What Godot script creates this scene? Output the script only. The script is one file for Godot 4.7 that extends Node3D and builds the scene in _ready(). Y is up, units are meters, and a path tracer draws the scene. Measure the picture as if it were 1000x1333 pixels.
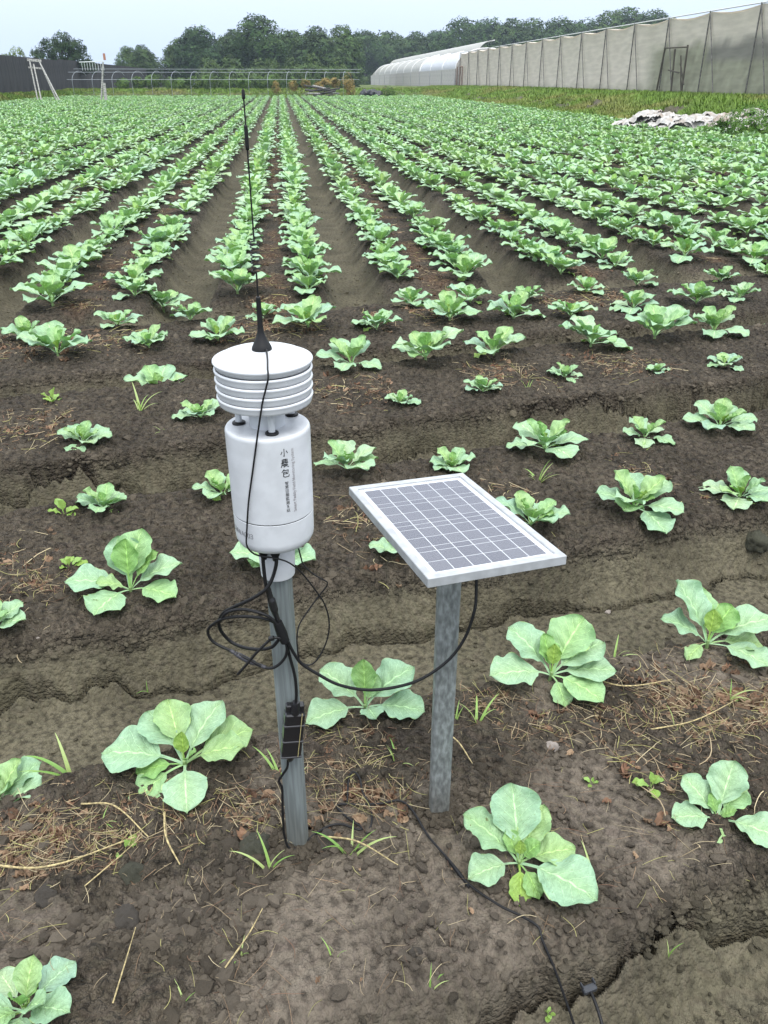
extends Node3D
# A field weather station and its solar panel on a raised bed of a young cabbage field.

# ------------------------------------------------------------------ mesh building
class MB:
	var v := PackedVector3Array()
	var n := PackedVector3Array()
	var uv := PackedVector2Array()
	var c := PackedColorArray()
	var idx := PackedInt32Array()
	func grid(p: PackedVector3Array, nu: int, nv: int, col := Color.WHITE, wrap := false) -> void:
		var b := v.size()
		for j in nv:
			for i in nu:
				var i0 := i - 1
				var i1 := i + 1
				if wrap:
					if i0 < 0: i0 = nu - 2
					if i1 > nu - 1: i1 = 1
				else:
					i0 = maxi(i0, 0)
					i1 = mini(i1, nu - 1)
				var j0 := maxi(j - 1, 0)
				var j1 := mini(j + 1, nv - 1)
				var du := p[j * nu + i1] - p[j * nu + i0]
				var dv := p[j1 * nu + i] - p[j0 * nu + i]
				var nn := du.cross(dv)
				if nn.length_squared() < 1e-18:
					var jj := 1 if j == 0 else nv - 2
					du = p[jj * nu + i1] - p[jj * nu + i0]
					nn = du.cross(dv)
				v.append(p[j * nu + i])
				n.append(nn.normalized() if nn.length_squared() > 1e-20 else Vector3.UP)
				uv.append(Vector2(float(i) / (nu - 1), float(j) / (nv - 1)))
				c.append(col)
		for j in nv - 1:
			for i in nu - 1:
				var a := b + j * nu + i
				idx.append_array([a, a + nu, a + 1, a + 1, a + nu, a + nu + 1])
	func flat_quad(a: Vector3, bb: Vector3, cc: Vector3, d: Vector3, col := Color.WHITE) -> void:
		# corners in order round the face, normal = (bb-a) x (d-a)
		var nn := (bb - a).cross(d - a).normalized()
		var k := v.size()
		v.append_array([a, bb, cc, d])
		n.append_array([nn, nn, nn, nn])
		uv.append_array([Vector2(0, 0), Vector2(1, 0), Vector2(1, 1), Vector2(0, 1)])
		c.append_array([col, col, col, col])
		idx.append_array([k, k + 3, k + 1, k + 1, k + 3, k + 2])
	func flat_tri(a: Vector3, bb: Vector3, cc: Vector3, nn: Vector3, col := Color.WHITE) -> void:
		var k := v.size()
		v.append_array([a, bb, cc])
		n.append_array([nn, nn, nn])
		uv.append_array([Vector2(0, 0), Vector2(1, 0), Vector2(0.5, 1)])
		c.append_array([col, col, col])
		if (cc - a).cross(bb - a).dot(nn) < 0: idx.append_array([k, k + 2, k + 1])
		else: idx.append_array([k, k + 1, k + 2])
	func box(t: Transform3D, s: Vector3, col := Color.WHITE) -> void:
		var h := s * 0.5
		for ax in 3:
			for sg in [-1.0, 1.0]:
				var e := Vector3.ZERO
				e[ax] = sg * h[ax]
				var a1 := (ax + 1) % 3
				var a2 := (ax + 2) % 3
				var f := Vector3.ZERO
				var g := Vector3.ZERO
				f[a1] = h[a1] * sg
				g[a2] = h[a2]
				flat_quad(t * (e - f - g), t * (e + f - g), t * (e + f + g), t * (e - f + g), col)
	# box with chamfered edges
	func cbox(t: Transform3D, s: Vector3, ch: float, col := Color.WHITE) -> void:
		var h := s * 0.5
		var q := h - Vector3(ch, ch, ch)
		var m: Array[Vector3] = [Vector3(h.x, q.y, q.z), Vector3(q.x, h.y, q.z), Vector3(q.x, q.y, h.z)]
		var tt := func(ax: int, sx: float, sy: float, sz: float) -> Vector3: return t * (m[ax] * Vector3(sx, sy, sz))
		for sg in [-1.0, 1.0]:
			fq(tt.call(0, sg, -1, -1), tt.call(0, sg, 1, -1), tt.call(0, sg, 1, 1), tt.call(0, sg, -1, 1), t.basis.x * sg, col)
			fq(tt.call(1, -1, sg, -1), tt.call(1, 1, sg, -1), tt.call(1, 1, sg, 1), tt.call(1, -1, sg, 1), t.basis.y * sg, col)
			fq(tt.call(2, -1, -1, sg), tt.call(2, 1, -1, sg), tt.call(2, 1, 1, sg), tt.call(2, -1, 1, sg), t.basis.z * sg, col)
			for s2 in [-1.0, 1.0]:
				fq(tt.call(0, sg, s2, -1), tt.call(0, sg, s2, 1), tt.call(1, sg, s2, 1), tt.call(1, sg, s2, -1), t.basis.x * sg + t.basis.y * s2, col)
				fq(tt.call(0, sg, -1, s2), tt.call(0, sg, 1, s2), tt.call(2, sg, 1, s2), tt.call(2, sg, -1, s2), t.basis.x * sg + t.basis.z * s2, col)
				fq(tt.call(1, -1, sg, s2), tt.call(1, 1, sg, s2), tt.call(2, 1, sg, s2), tt.call(2, -1, sg, s2), t.basis.y * sg + t.basis.z * s2, col)
				for s3 in [-1.0, 1.0]:
					flat_tri(tt.call(0, sg, s2, s3), tt.call(1, sg, s2, s3), tt.call(2, sg, s2, s3), (t.basis * Vector3(sg, s2, s3)).normalized(), col)
	func fq(a: Vector3, bb: Vector3, cc: Vector3, d: Vector3, out: Vector3, col := Color.WHITE) -> void:
		if (bb - a).cross(d - a).dot(out) >= 0: flat_quad(a, bb, cc, d, col)
		else: flat_quad(a, d, cc, bb, col)
	func tube(path: PackedVector3Array, rad, sides := 8, col := Color.WHITE, caps := true) -> void:
		var pts := PackedVector3Array()
		var nv := path.size()
		var nn := Vector3.ZERO
		for j in nv:
			var t := (path[mini(j + 1, nv - 1)] - path[maxi(j - 1, 0)]).normalized()
			if j == 0:
				nn = t.cross(Vector3(0.31, 0.2, 0.93)).normalized()
			else:
				nn = (nn - t * nn.dot(t)).normalized()
			var bi := t.cross(nn)
			var r: float = rad[j] if rad is Array or rad is PackedFloat32Array else rad
			for i in sides + 1:
				var a := TAU * i / sides
				pts.append(path[j] + (nn * cos(a) + bi * sin(a)) * r)
		grid(pts, sides + 1, nv, col, true)
		if caps:
			for e in 2:
				var j := 0 if e == 0 else nv - 1
				var d := (path[0] - path[1]).normalized() if e == 0 else (path[nv - 1] - path[nv - 2]).normalized()
				for i in sides:
					flat_tri(path[j], pts[j * (sides + 1) + i], pts[j * (sides + 1) + i + 1], d, col)
	func lathe(prof: Array, sides := 40, o := Vector3.ZERO, col := Color.WHITE) -> void:
		var pts := PackedVector3Array()
		for q in prof:
			for i in sides + 1:
				var a := -TAU * i / sides
				pts.append(o + Vector3(q[0] * cos(a), q[1], q[0] * sin(a)))
		grid(pts, sides + 1, prof.size(), col, true)
	func mesh(m: Material) -> ArrayMesh:
		var am := ArrayMesh.new()
		var arr := []
		arr.resize(Mesh.ARRAY_MAX)
		arr[Mesh.ARRAY_VERTEX] = v
		arr[Mesh.ARRAY_NORMAL] = n
		arr[Mesh.ARRAY_TEX_UV] = uv
		arr[Mesh.ARRAY_COLOR] = c
		arr[Mesh.ARRAY_INDEX] = idx
		am.add_surface_from_arrays(Mesh.PRIMITIVE_TRIANGLES, arr)
		am.surface_set_material(0, m)
		return am

# ------------------------------------------------------------------ tree of nodes
var used := {}
func numbered(called: String) -> String:
	var k: int = used.get(called, 0)
	used[called] = k + 1
	return called if k == 0 else "%s_%03d" % [called, k]

func tag(o: Node, label: String, category: String, group := "", kind := "") -> Node:
	if label: o.set_meta("label", label)
	if category: o.set_meta("category", category)
	if group: o.set_meta("group", group)
	if kind: o.set_meta("kind", kind)
	return o

func thing(called: String, at: Vector3, label: String, category: String, group := "", kind := "") -> Node3D:
	var o := Node3D.new()
	o.name = numbered(called)
	o.position = at
	add_child(o, true)
	tag(o, label, category, group, kind)
	return o

func put(called: String, m: Mesh, parent: Node, t := Transform3D.IDENTITY) -> MeshInstance3D:
	var o := MeshInstance3D.new()
	if parent == self:
		o.name = numbered(called)
	else:
		var k: int = parent.get_meta("_n_" + called, 0)
		parent.set_meta("_n_" + called, k + 1)
		o.name = called if k == 0 else "%s_%03d" % [called, k]
	o.mesh = m
	o.transform = t
	parent.add_child(o, true)
	return o

func scatter(called: String, m: Mesh, xs: Array, cols: Array, parent: Node) -> MultiMeshInstance3D:
	var mm := MultiMesh.new()
	mm.transform_format = MultiMesh.TRANSFORM_3D
	mm.use_colors = cols.size() > 0
	mm.mesh = m
	mm.instance_count = xs.size()
	for i in xs.size():
		mm.set_instance_transform(i, xs[i])
		if cols.size() > 0: mm.set_instance_color(i, cols[i])
	var o := MultiMeshInstance3D.new()
	o.name = numbered(called) if parent == self else called
	o.multimesh = mm
	parent.add_child(o, true)
	return o

# ------------------------------------------------------------------ materials
func lin(r: float, g: float, b: float) -> Color:
	return Color(r, g, b).linear_to_srgb()

func mat(col: Color, rough := 0.8, metal := 0.0, spec := 0.5) -> StandardMaterial3D:
	var m := StandardMaterial3D.new()
	m.albedo_color = col
	m.roughness = rough
	m.metallic = metal
	m.metallic_specular = spec
	return m

func noise_tex(size: int, freq: float, ramp: Array, seed_: int, type := FastNoiseLite.TYPE_SIMPLEX_SMOOTH, octaves := 5) -> NoiseTexture2D:
	var f := FastNoiseLite.new()
	f.noise_type = type
	f.seed = seed_
	f.frequency = freq
	f.fractal_octaves = octaves
	f.fractal_type = FastNoiseLite.FRACTAL_FBM if octaves > 1 else FastNoiseLite.FRACTAL_NONE
	var t := NoiseTexture2D.new()
	t.width = size
	t.height = size
	t.seamless = true
	t.generate_mipmaps = false
	t.noise = f
	if ramp.size() > 0:
		var g := Gradient.new()
		var offs := PackedFloat32Array()
		var cols := PackedColorArray()
		for q in ramp:
			offs.append(q[0])
			cols.append(q[1])
		g.offsets = offs
		g.colors = cols
		t.color_ramp = g
	return t

func grey(x: float) -> Color:
	return Color(x, x, x)

# weathered look for a plain material: tone noise and a little relief, in the object's own axes
func weathered(m: StandardMaterial3D, scale_: float, lo: float, hi: float, seed_: int, relief := 0.0, world := false) -> StandardMaterial3D:
	m.albedo_texture = noise_tex(256, 0.02, [[0.25, grey(lo)], [0.75, grey(hi)]], seed_)
	m.uv1_triplanar = true
	m.uv1_world_triplanar = world
	m.uv1_scale = Vector3.ONE * scale_
	if relief > 0.0:
		m.heightmap_enabled = true
		m.heightmap_texture = m.albedo_texture
		m.heightmap_scale = relief
	return m

var rng := RandomNumberGenerator.new()
func rf(a: float, b: float) -> float:
	return rng.randf_range(a, b)

# ------------------------------------------------------------------ the lie of the land
var n_big := FastNoiseLite.new()
var n_mid := FastNoiseLite.new()
var n_clod := FastNoiseLite.new()
var n_patch := FastNoiseLite.new()
var n_crack := FastNoiseLite.new()

func make_noises() -> void:
	for q in [[n_big, 11, 2.2, FastNoiseLite.TYPE_SIMPLEX_SMOOTH, 3], [n_mid, 12, 14.0, FastNoiseLite.TYPE_SIMPLEX_SMOOTH, 3], [n_clod, 13, 31.0, FastNoiseLite.TYPE_CELLULAR, 2], [n_patch, 14, 1.3, FastNoiseLite.TYPE_SIMPLEX_SMOOTH, 2], [n_crack, 15, 1.0, FastNoiseLite.TYPE_SIMPLEX, 1]]:
		var f: FastNoiseLite = q[0]
		f.seed = q[1]
		f.frequency = q[2]
		f.noise_type = q[3]
		f.fractal_octaves = q[4]
		f.fractal_type = FastNoiseLite.FRACTAL_FBM if q[4] > 1 else FastNoiseLite.FRACTAL_NONE
	n_clod.cellular_return_type = FastNoiseLite.RETURN_DISTANCE

func bed(v: float, a: float, b: float, c: float, d: float) -> float:
	return smoothstep(a, b, v) * (1.0 - smoothstep(c, d, v))

const FURROW := 0.53
const PITCH := 1.39
func long_bed(w: float) -> float:
	var d := absf(fposmod(w - FURROW + PITCH * 0.5, PITCH) - PITCH * 0.5)
	return smoothstep(0.11, 0.30, d)

# the share of bed top (1) against furrow floor (0) at a point
func bed_share(x: float, z: float) -> float:
	var v := -0.306 * x - 0.952 * z
	var w := 0.9935 * x - 0.1137 * z
	var wob := n_big.get_noise_2d(x * 0.6, z * 0.6) * 0.04
	var vv := v + wob
	var s := bed(vv, 0.70, 0.90, 1.58, 1.72) + bed(vv, 2.07, 2.23, 3.09, 3.22) + bed(vv, 3.47, 3.58, 4.48, 4.58) + bed(vv, 4.66, 4.82, 5.80, 6.0) + bed(vv, -0.9, -0.6, 0.15, 0.42)
	if v > 5.8:
		var k := smoothstep(5.85, 6.35, v)
		s = lerpf(s, long_bed(w + wob * 0.7), k)
	return s

func out_of_field(x: float, z: float) -> Vector3:   # x: how far outside (0..1), y: the height there, z: far rise
	var w := 0.9935 * x - 0.1137 * z
	var r := -0.1137 * x - 0.9935 * z
	var right := smoothstep(14.4, 15.1, w)
	var left := smoothstep(20.2, 20.8, -w)
	var far := smoothstep(92.0, 93.5, r)
	var o := maxf(maxf(right, left), far)
	var h := 0.0
	if o > 0.0:
		h = maxf(h, smoothstep(14.6, 20.0, w) * 0.86)
		h = maxf(h, smoothstep(20.2, 22.5, -w) * 0.5)
		h = maxf(h, smoothstep(92.0, 99.0, r) * 0.62)
	return Vector3(o, h, 0.2 * smoothstep(30.0, 92.0, r))

func ground_y(x: float, z: float) -> float:
	var o := out_of_field(x, z)
	var h := lerpf(-0.18, 0.0, bed_share(x, z)) * (1.0 - o.x)
	h += n_big.get_noise_2d(x, z) * 0.014
	return h + o.y + o.z

func crack_depth(u: float, v: float) -> float:
	var d := 0.0
	for q in [[0.79, 0.0], [2.10, 40.0], [3.52, 80.0], [4.66, 120.0]]:
		if absf(v - q[0]) < 0.2:
			var k: float = q[1]
			var line: float = q[0] + n_crack.get_noise_2d(u * 1.1, k) * 0.055 + n_crack.get_noise_2d(u * 4.7, k + 9.0) * 0.022 + n_crack.get_noise_2d(u * 17.0, k + 19.0) * 0.007
			var wd: float = maxf(0.0035, 0.0100 + 0.007 * n_crack.get_noise_2d(u * 2.3, k + 29.0))
			d = maxf(d, 1.0 - smoothstep(wd * 0.45, wd + 0.002, absf(v - line)))
	return d

func trodden(x: float, z: float) -> float:   # smooth trampled places on the near bed
	var v := -0.306 * x - 0.952 * z
	if v > 2.0 or v < 0.5: return 0.0
	var k := clampf((n_patch.get_noise_2d(x + 3.1, z + 1.7) - 0.12) * 4.0, 0.0, 0.7)
	k = maxf(k, 1.0 - smoothstep(0.16, 0.34, Vector2((x - 0.02) * 0.75, z + 0.98).length()))
	return maxf(k, 0.9 * (1.0 - smoothstep(0.12, 0.25, Vector2(x - 0.52, z + 1.33).length())))

func soil_color(x: float, z: float, s: float, compact: float) -> Color:
	var v := -0.306 * x - 0.952 * z
	var col := Color(0.120, 0.107, 0.073).lerp(Color(0.090, 0.075, 0.056), smoothstep(0.55, 0.97, s))
	col = col.lerp(Color(0.162, 0.136, 0.108), compact * 0.85)
	col = col * (1.0 + 0.35 * n_patch.get_noise_2d(x * 1.7 + 9.0, z * 1.7))
	if v > 6.0:   # dry litter along the middle of the long beds
		var w := 0.9935 * x - 0.1137 * z
		var dm := absf(fposmod(w - FURROW, PITCH) - PITCH * 0.5)
		var lit := clampf((1.0 - dm / 0.2), 0.0, 1.0) * clampf(n_patch.get_noise_2d(x * 1.1, z * 1.1) * 2.0 + 0.45, 0.0, 1.0)
		col = col.lerp(Color(0.18, 0.105, 0.06), lit * 0.6)
	return col

func soil_material(relief: float, scale_: float, sd: int, lo: float) -> StandardMaterial3D:
	var soil := StandardMaterial3D.new()
	soil.vertex_color_use_as_albedo = true
	soil.albedo_texture = noise_tex(1024, 0.014, [[0.15, grey(lo)], [0.42, grey(lerpf(lo, 1.0, 0.6))], [0.6, grey(lerpf(lo, 1.0, 0.82))], [0.85, grey(1.0)]], sd, FastNoiseLite.TYPE_SIMPLEX_SMOOTH, 6)
	soil.heightmap_enabled = true
	var cell := noise_tex(1024, 0.035, [[0.0, grey(1.0)], [0.35, grey(0.75)], [0.7, grey(0.3)], [1.0, grey(0.0)]], sd + 1, FastNoiseLite.TYPE_CELLULAR, 3)
	(cell.noise as FastNoiseLite).cellular_return_type = FastNoiseLite.RETURN_DISTANCE
	soil.heightmap_texture = cell if relief > 1.0 else soil.albedo_texture
	soil.heightmap_scale = relief
	soil.uv1_triplanar = true
	soil.uv1_world_triplanar = true
	soil.uv1_scale = Vector3.ONE * scale_
	soil.roughness = 0.92
	soil.metallic_specular = 0.3
	return soil

func make_ground() -> void:
	var crumbly := soil_material(3.2, 1.7, 21, 0.42)
	var packed := soil_material(1.1, 2.3, 26, 0.60)
	# a fan of vertices whose apex lies behind the viewpoint: fine near by, coarse far off
	var ang := PackedFloat32Array()
	var a := -62.0
	while a < 62.01:
		ang.append(deg_to_rad(a))
		a += 0.13 if absf(a + 0.05) < 27.0 else 0.9
	var apex := 2.2
	var rings := PackedFloat32Array()
	var r := 0.5
	while r < 300.0:
		rings.append(r)
		var q := r - apex
		r += clampf(q * q / 1500.0, 0.0062, 6.0) if q > 0.6 else 0.05
	var nu := ang.size()
	var nv := rings.size()
	var P := PackedVector3Array()
	var C := PackedColorArray()
	var smooth := PackedByteArray()
	smooth.resize(nu * nv)
	P.resize(nu * nv)
	C.resize(nu * nv)
	var green := Color(0.13, 0.19, 0.045)
	for j in nv:
		for i in nu:
			var x := sin(ang[i]) * rings[j]
			var z := apex - cos(ang[i]) * rings[j]
			var v := -0.306 * x - 0.952 * z
			var u := 0.952 * x - 0.306 * z
			var o := out_of_field(x, z)
			var h := o.y + o.z
			var col := green
			var nb := n_big.get_noise_2d(x, z)
			h += nb * 0.014
			if o.x < 1.0:
				var s := bed_share(x, z)
				h += lerpf(-0.18, 0.0, s) * (1.0 - o.x)
				var dist := rings[j] - apex
				var compact := trodden(x, z) * s
				if dist < 14.0:
					var rough: float = smoothstep(0.62, 0.95, s) * (1.0 - 0.85 * compact) + 0.08
					var lump := clampf(0.55 - n_clod.get_noise_2d(x, z) * 0.9, 0.0, 1.6)
					h += (lump * 0.021 + n_mid.get_noise_2d(x, z) * 0.016) * rough
					if v < 5.0:
						var ck := crack_depth(u, v)
						h -= ck * 0.10
						h += n_mid.get_noise_2d(u * 0.5, v * 0.16) * 0.004 * (1.0 - s)
				col = soil_color(x, z, s, compact)
				smooth[j * nu + i] = 1 if s < 0.72 + 0.2 * nb or compact > 0.45 else 0
				col = col.lerp(green, o.x)
			else:
				col = green * (1.0 + 0.5 * n_patch.get_noise_2d(x * 0.3, z * 0.3))
				col = col.lerp(Color(0.15, 0.15, 0.06), clampf(n_patch.get_noise_2d(x * 0.12 + 50.0, z * 0.12) * 1.6, 0.0, 0.7))
				var w2 := 0.9935 * x - 0.1137 * z
				if w2 > 15.0 and w2 < 19.0:   # bare eroded places in the bank
					var bare := clampf(n_patch.get_noise_2d(x * 0.4 + 20.0, z * 0.16) * 5.0 - 1.0, 0.0, 1.0) * bed(w2, 15.6, 16.3, 17.6, 18.2)
					col = col.lerp(Color(0.16, 0.135, 0.10), bare)
					h += bare * n_big.get_noise_2d(x * 1.5, z * 0.8) * 0.3
			col.a = 1.0
			P[j * nu + i] = Vector3(x, h, z)
			C[j * nu + i] = col
	var N := PackedVector3Array()
	N.resize(nu * nv)
	var I := PackedInt32Array()
	var I2 := PackedInt32Array()
	for j in nv:
		var j0 := maxi(j - 1, 0) * nu
		var j1 := mini(j + 1, nv - 1) * nu
		for i in nu:
			N[j * nu + i] = (P[j * nu + mini(i + 1, nu - 1)] - P[j * nu + maxi(i - 1, 0)]).cross(P[j1 + i] - P[j0 + i]).normalized()
	for j in nv - 1:
		for i in nu - 1:
			var b := j * nu + i
			if smooth[b] == 1: I2.append_array([b, b + nu, b + 1, b + 1, b + nu, b + nu + 1])
			else: I.append_array([b, b + nu, b + 1, b + 1, b + nu, b + nu + 1])
	var arr := []
	arr.resize(Mesh.ARRAY_MAX)
	arr[Mesh.ARRAY_VERTEX] = P
	arr[Mesh.ARRAY_NORMAL] = N
	arr[Mesh.ARRAY_COLOR] = C
	arr[Mesh.ARRAY_INDEX] = I
	var am := ArrayMesh.new()
	am.add_surface_from_arrays(Mesh.PRIMITIVE_TRIANGLES, arr)
	am.surface_set_material(0, crumbly)
	arr[Mesh.ARRAY_INDEX] = I2
	am.add_surface_from_arrays(Mesh.PRIMITIVE_TRIANGLES, arr)
	am.surface_set_material(1, packed)
	var g := put("ground", am, self)
	tag(g, "dark ridged field soil with furrows, cracks and grassy edges", "ground", "", "structure")
	var far := PlaneMesh.new()
	far.size = Vector2(900, 900)
	var fm := mat(lin(0.09, 0.11, 0.045), 0.95)
	fm.albedo_texture = noise_tex(512, 0.01, [[0.2, grey(0.6)], [0.8, grey(1.0)]], 23)
	fm.uv1_triplanar = true
	fm.uv1_world_triplanar = true
	fm.uv1_scale = Vector3.ONE * 0.05
	far.material = fm
	var fo := put("outer_ground", far, self, Transform3D(Basis.IDENTITY, Vector3(0, -0.45, 0)))
	tag(fo, "level green land reaching to the horizon", "ground", "", "structure")

# ------------------------------------------------------------------ cabbages
var leaf_mats: Array[StandardMaterial3D] = []
var leaf_vc: StandardMaterial3D
var stem_mat: StandardMaterial3D
var leaves := {}      # class -> meshes
var far_cabbages: Array[ArrayMesh] = []

func leaf_points(nu: int, nv: int, W: float, a0: float, a1: float, cup: float, ruffle: float, petiole: float, ph: float) -> PackedVector3Array:
	var p := PackedVector3Array()
	var pos := Vector3.ZERO
	var prev := 0.0
	for j in nv:
		var t := float(j) / (nv - 1)
		t = t * (1.0 + 0.35 * (1.0 - t))
		var an := deg_to_rad(lerpf(a0, a1, pow(t, 1.15)))
		pos += Vector3(cos(an), sin(an), 0) * (t - prev)
		prev = t
		var nrm := Vector3(-sin(an), cos(an), 0)
		var wp := 0.022
		var q := clampf((t - petiole) / (1.0 - petiole), 0.0, 1.0)
		var w := W * 0.5 * pow(maxf(sin(PI * pow(q, 1.15)), 0.0), 0.62)
		w *= 1.0 + 0.04 * sin(q * 15.0 + ph) + 0.014 * sin(q * 43.0 + ph * 2.0) + 0.005 * sin(q * 83.0 + ph)
		if j == nv - 1: w = 0.02
		w = maxf(w, wp) if j < nv - 1 else w
		for i in nu:
			var s := 2.0 * i / (nu - 1) - 1.0
			var es := absf(s)
			var asym := 1.0 + 0.04 * sin(q * 23.0 + ph + s * 2.0)
			var lift := cup * w * es * es
			lift += ruffle * es * es * (sin(q * 12.0 + ph + s * 1.5) + 0.4 * sin(q * 21.0 + ph * 1.7 - s * 2.0)) * smoothstep(0.05, 0.3, q)
			lift += 0.016 * sin(q * 26.0 - es * 7.0) * (1.0 - es) * smoothstep(0.0, 0.2, q)
			lift -= 0.02 * (1.0 - smoothstep(0.0, 0.16, es)) * smoothstep(0.0, 0.15, q)
			p.append(pos + Vector3(0, 0, s * w * asym) + nrm * lift + Vector3(0.03 * (1.0 - es) * q * q, 0, 0.03 * sin(ph) * t * t))
	return p

func make_leaf_materials() -> void:
	var W := 192
	var H := 384
	var f := FastNoiseLite.new()
	f.seed = 31
	f.frequency = 0.03
	var im := Image.create(W, H, false, Image.FORMAT_RGBA8)
	var im2 := Image.create(W, H, false, Image.FORMAT_RGBA8)
	var spots := []
	for i in 60: spots.append(Vector3(rf(0, W), rf(H * 0.3, H), rf(0.6, 1.8)))
	var holes := [Vector3(W * 0.72, H * 0.60, 4), Vector3(W * 0.76, H * 0.62, 3), Vector3(W * 0.30, H * 0.78, 3), Vector3(0, H * 0.74, 13), Vector3(W, H * 0.60, 9)]
	var hm := Image.create(W, H, false, Image.FORMAT_RGB8)
	for y in H:
		for x in W:
			var s := absf(2.0 * x / (W - 1) - 1.0)
			var t := float(y) / (H - 1)
			var mid := 1.0 - smoothstep(0.012 + 0.035 * (1.0 - t), 0.03 + 0.06 * (1.0 - t), s)
			var tt := t * 7.5 - pow(s, 0.85) * 2.4
			var fr := absf(fposmod(tt + 0.12 * f.get_noise_2d(x * 1.0, y * 1.0), 1.0) - 0.5) * 2.0
			var side := smoothstep(0.86, 0.97, fr) * (1.0 - smoothstep(0.55, 1.0, s)) * smoothstep(0.12, 0.2, t)
			var net := smoothstep(0.88, 0.99, absf(fposmod(tt * 3.0 + s * 5.0 + 0.5 * f.get_noise_2d(x * 2.0, y * 2.0), 1.0) - 0.5) * 2.0) * 0.25
			var vein := clampf(maxf(mid, side * 0.85 + net * 0.8), 0.0, 1.0)
			var tone := 0.77 + 0.07 * f.get_noise_2d(x, y) + 0.05 * f.get_noise_2d(x * 3.0, y * 3.0)
			var petiole := (1.0 - smoothstep(0.16, 0.34, t)) * 0.6
			var k := clampf(maxf(vein, petiole), 0.0, 1.0)
			var col := Color(tone * 0.98, tone, tone * 0.98).lerp(Color(1.0, 1.0, 0.98), k * 0.9)
			# thin brownish rim in places
			var rim := smoothstep(0.93, 1.0, s) * clampf(f.get_noise_2d(x * 0.5 + 40.0, y * 0.5) * 3.0, 0.0, 1.0)
			col = col.lerp(Color(0.95, 0.85, 0.55), rim * 0.5)
			col = col * Color(1, 1, 1).lerp(Color(0.99, 1.0, 0.90), (1.0 - smoothstep(0.0, 0.6, s)) * 0.6).lerp(Color(0.97, 0.99, 1.02), smoothstep(0.45, 1.0, s) * 0.8)
			for q in spots:
				if absf(q.x - x) < 3.0 and absf(q.y - y) < 3.0 and Vector2(q.x - x, (q.y - y) * 0.8).length() < q.z: col = col.lerp(Color(0.62, 0.52, 0.34), 0.5)
			col.a = 1.0
			im.set_pixel(x, y, col)
			var nb := f.get_noise_2d(x * 6.0, y * 6.0) * 3.0
			for q in holes:
				var hd := Vector2(q.x - x, (q.y - y) * 0.8).length() + nb
				if hd < q.z: col.a = 0.0
				elif hd < q.z + 2.0: col = col.lerp(Color(0.75, 0.66, 0.38), 0.6)
			im2.set_pixel(x, y, col)
			var hh := clampf(0.6 - 0.4 * maxf(side, net * 0.6) + 0.3 * mid + 0.15 * f.get_noise_2d(x * 2.0, y * 2.0), 0.0, 1.0)
			hm.set_pixel(x, y, grey(hh))
	var tex := ImageTexture.create_from_image(im)
	var tex2 := ImageTexture.create_from_image(im2)
	var htex := ImageTexture.create_from_image(hm)
	var tones := [[0.48, 0.70, 0.44], [0.44, 0.69, 0.33], [0.35, 0.62, 0.20], [0.40, 0.60, 0.13], [0.54, 0.72, 0.46], [0.44, 0.67, 0.43], [0.48, 0.70, 0.32], [0.38, 0.63, 0.22], [0.42, 0.60, 0.16], [0.44, 0.66, 0.48], [0.43, 0.66, 0.38]]
	for q in tones:
		var m := mat(lin(q[0], q[1], q[2]), 0.55, 0.0, 0.45)
		m.albedo_texture = tex
		if leaf_mats.size() >= 10:   # nibbled leaves
			m.albedo_texture = tex2
			m.transparency = BaseMaterial3D.TRANSPARENCY_ALPHA_SCISSOR
			m.alpha_scissor_threshold = 0.5
		m.heightmap_enabled = true
		m.heightmap_texture = htex
		m.heightmap_scale = 0.28
		m.backlight_enabled = true
		m.backlight = lin(0.18, 0.26, 0.07)
		leaf_mats.append(m)
	leaf_vc = mat(Color.WHITE, 0.55, 0.0, 0.45)
	leaf_vc.albedo_texture = tex
	leaf_vc.vertex_color_use_as_albedo = true
	leaf_vc.backlight_enabled = true
	leaf_vc.backlight = lin(0.2, 0.28, 0.08)
	stem_mat = mat(lin(0.16, 0.24, 0.09), 0.6)

const LEAF_CLASSES := {"flat": [0.70, 28.0, -16.0, 0.12], "spread": [0.68, 46.0, -2.0, 0.18], "rise": [0.62, 64.0, 28.0, 0.28], "heart": [0.52, 80.0, 60.0, 0.5], "droop": [0.50, 20.0, -42.0, 0.05]}
func make_leaves() -> void:
	for k in LEAF_CLASSES:
		var q: Array = LEAF_CLASSES[k]
		var list: Array[ArrayMesh] = []
		for s in 4:
			var b := MB.new()
			b.grid(leaf_points(13, 31, q[0] * rf(0.9, 1.1), q[1], q[2], q[3], rf(0.030, 0.055), rf(0.22, 0.34), s * 1.9 + q[1]), 13, 31)
			list.append(b.mesh(null))
		leaves[k] = list
	var tints := [Color(0.54, 0.74, 0.50), Color(0.50, 0.72, 0.38), Color(0.43, 0.66, 0.21), Color(0.42, 0.59, 0.16), Color(0.55, 0.72, 0.50)]
	for s in 11:
		var b := MB.new()
		for q in leaf_plan(s * 17 + 3):
			var c: Array = LEAF_CLASSES[q[2]]
			var p := leaf_points(5, 7, c[0], c[1], c[2], c[3], 0.035, 0.2, q[0])
			var t := leaf_pose(q)
			for i in p.size(): p[i] = t * p[i]
			b.grid(p, 5, 7, tints[q[4]] * rf(0.9, 1.1))
		far_cabbages.append(b.mesh(leaf_vc))

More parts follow.
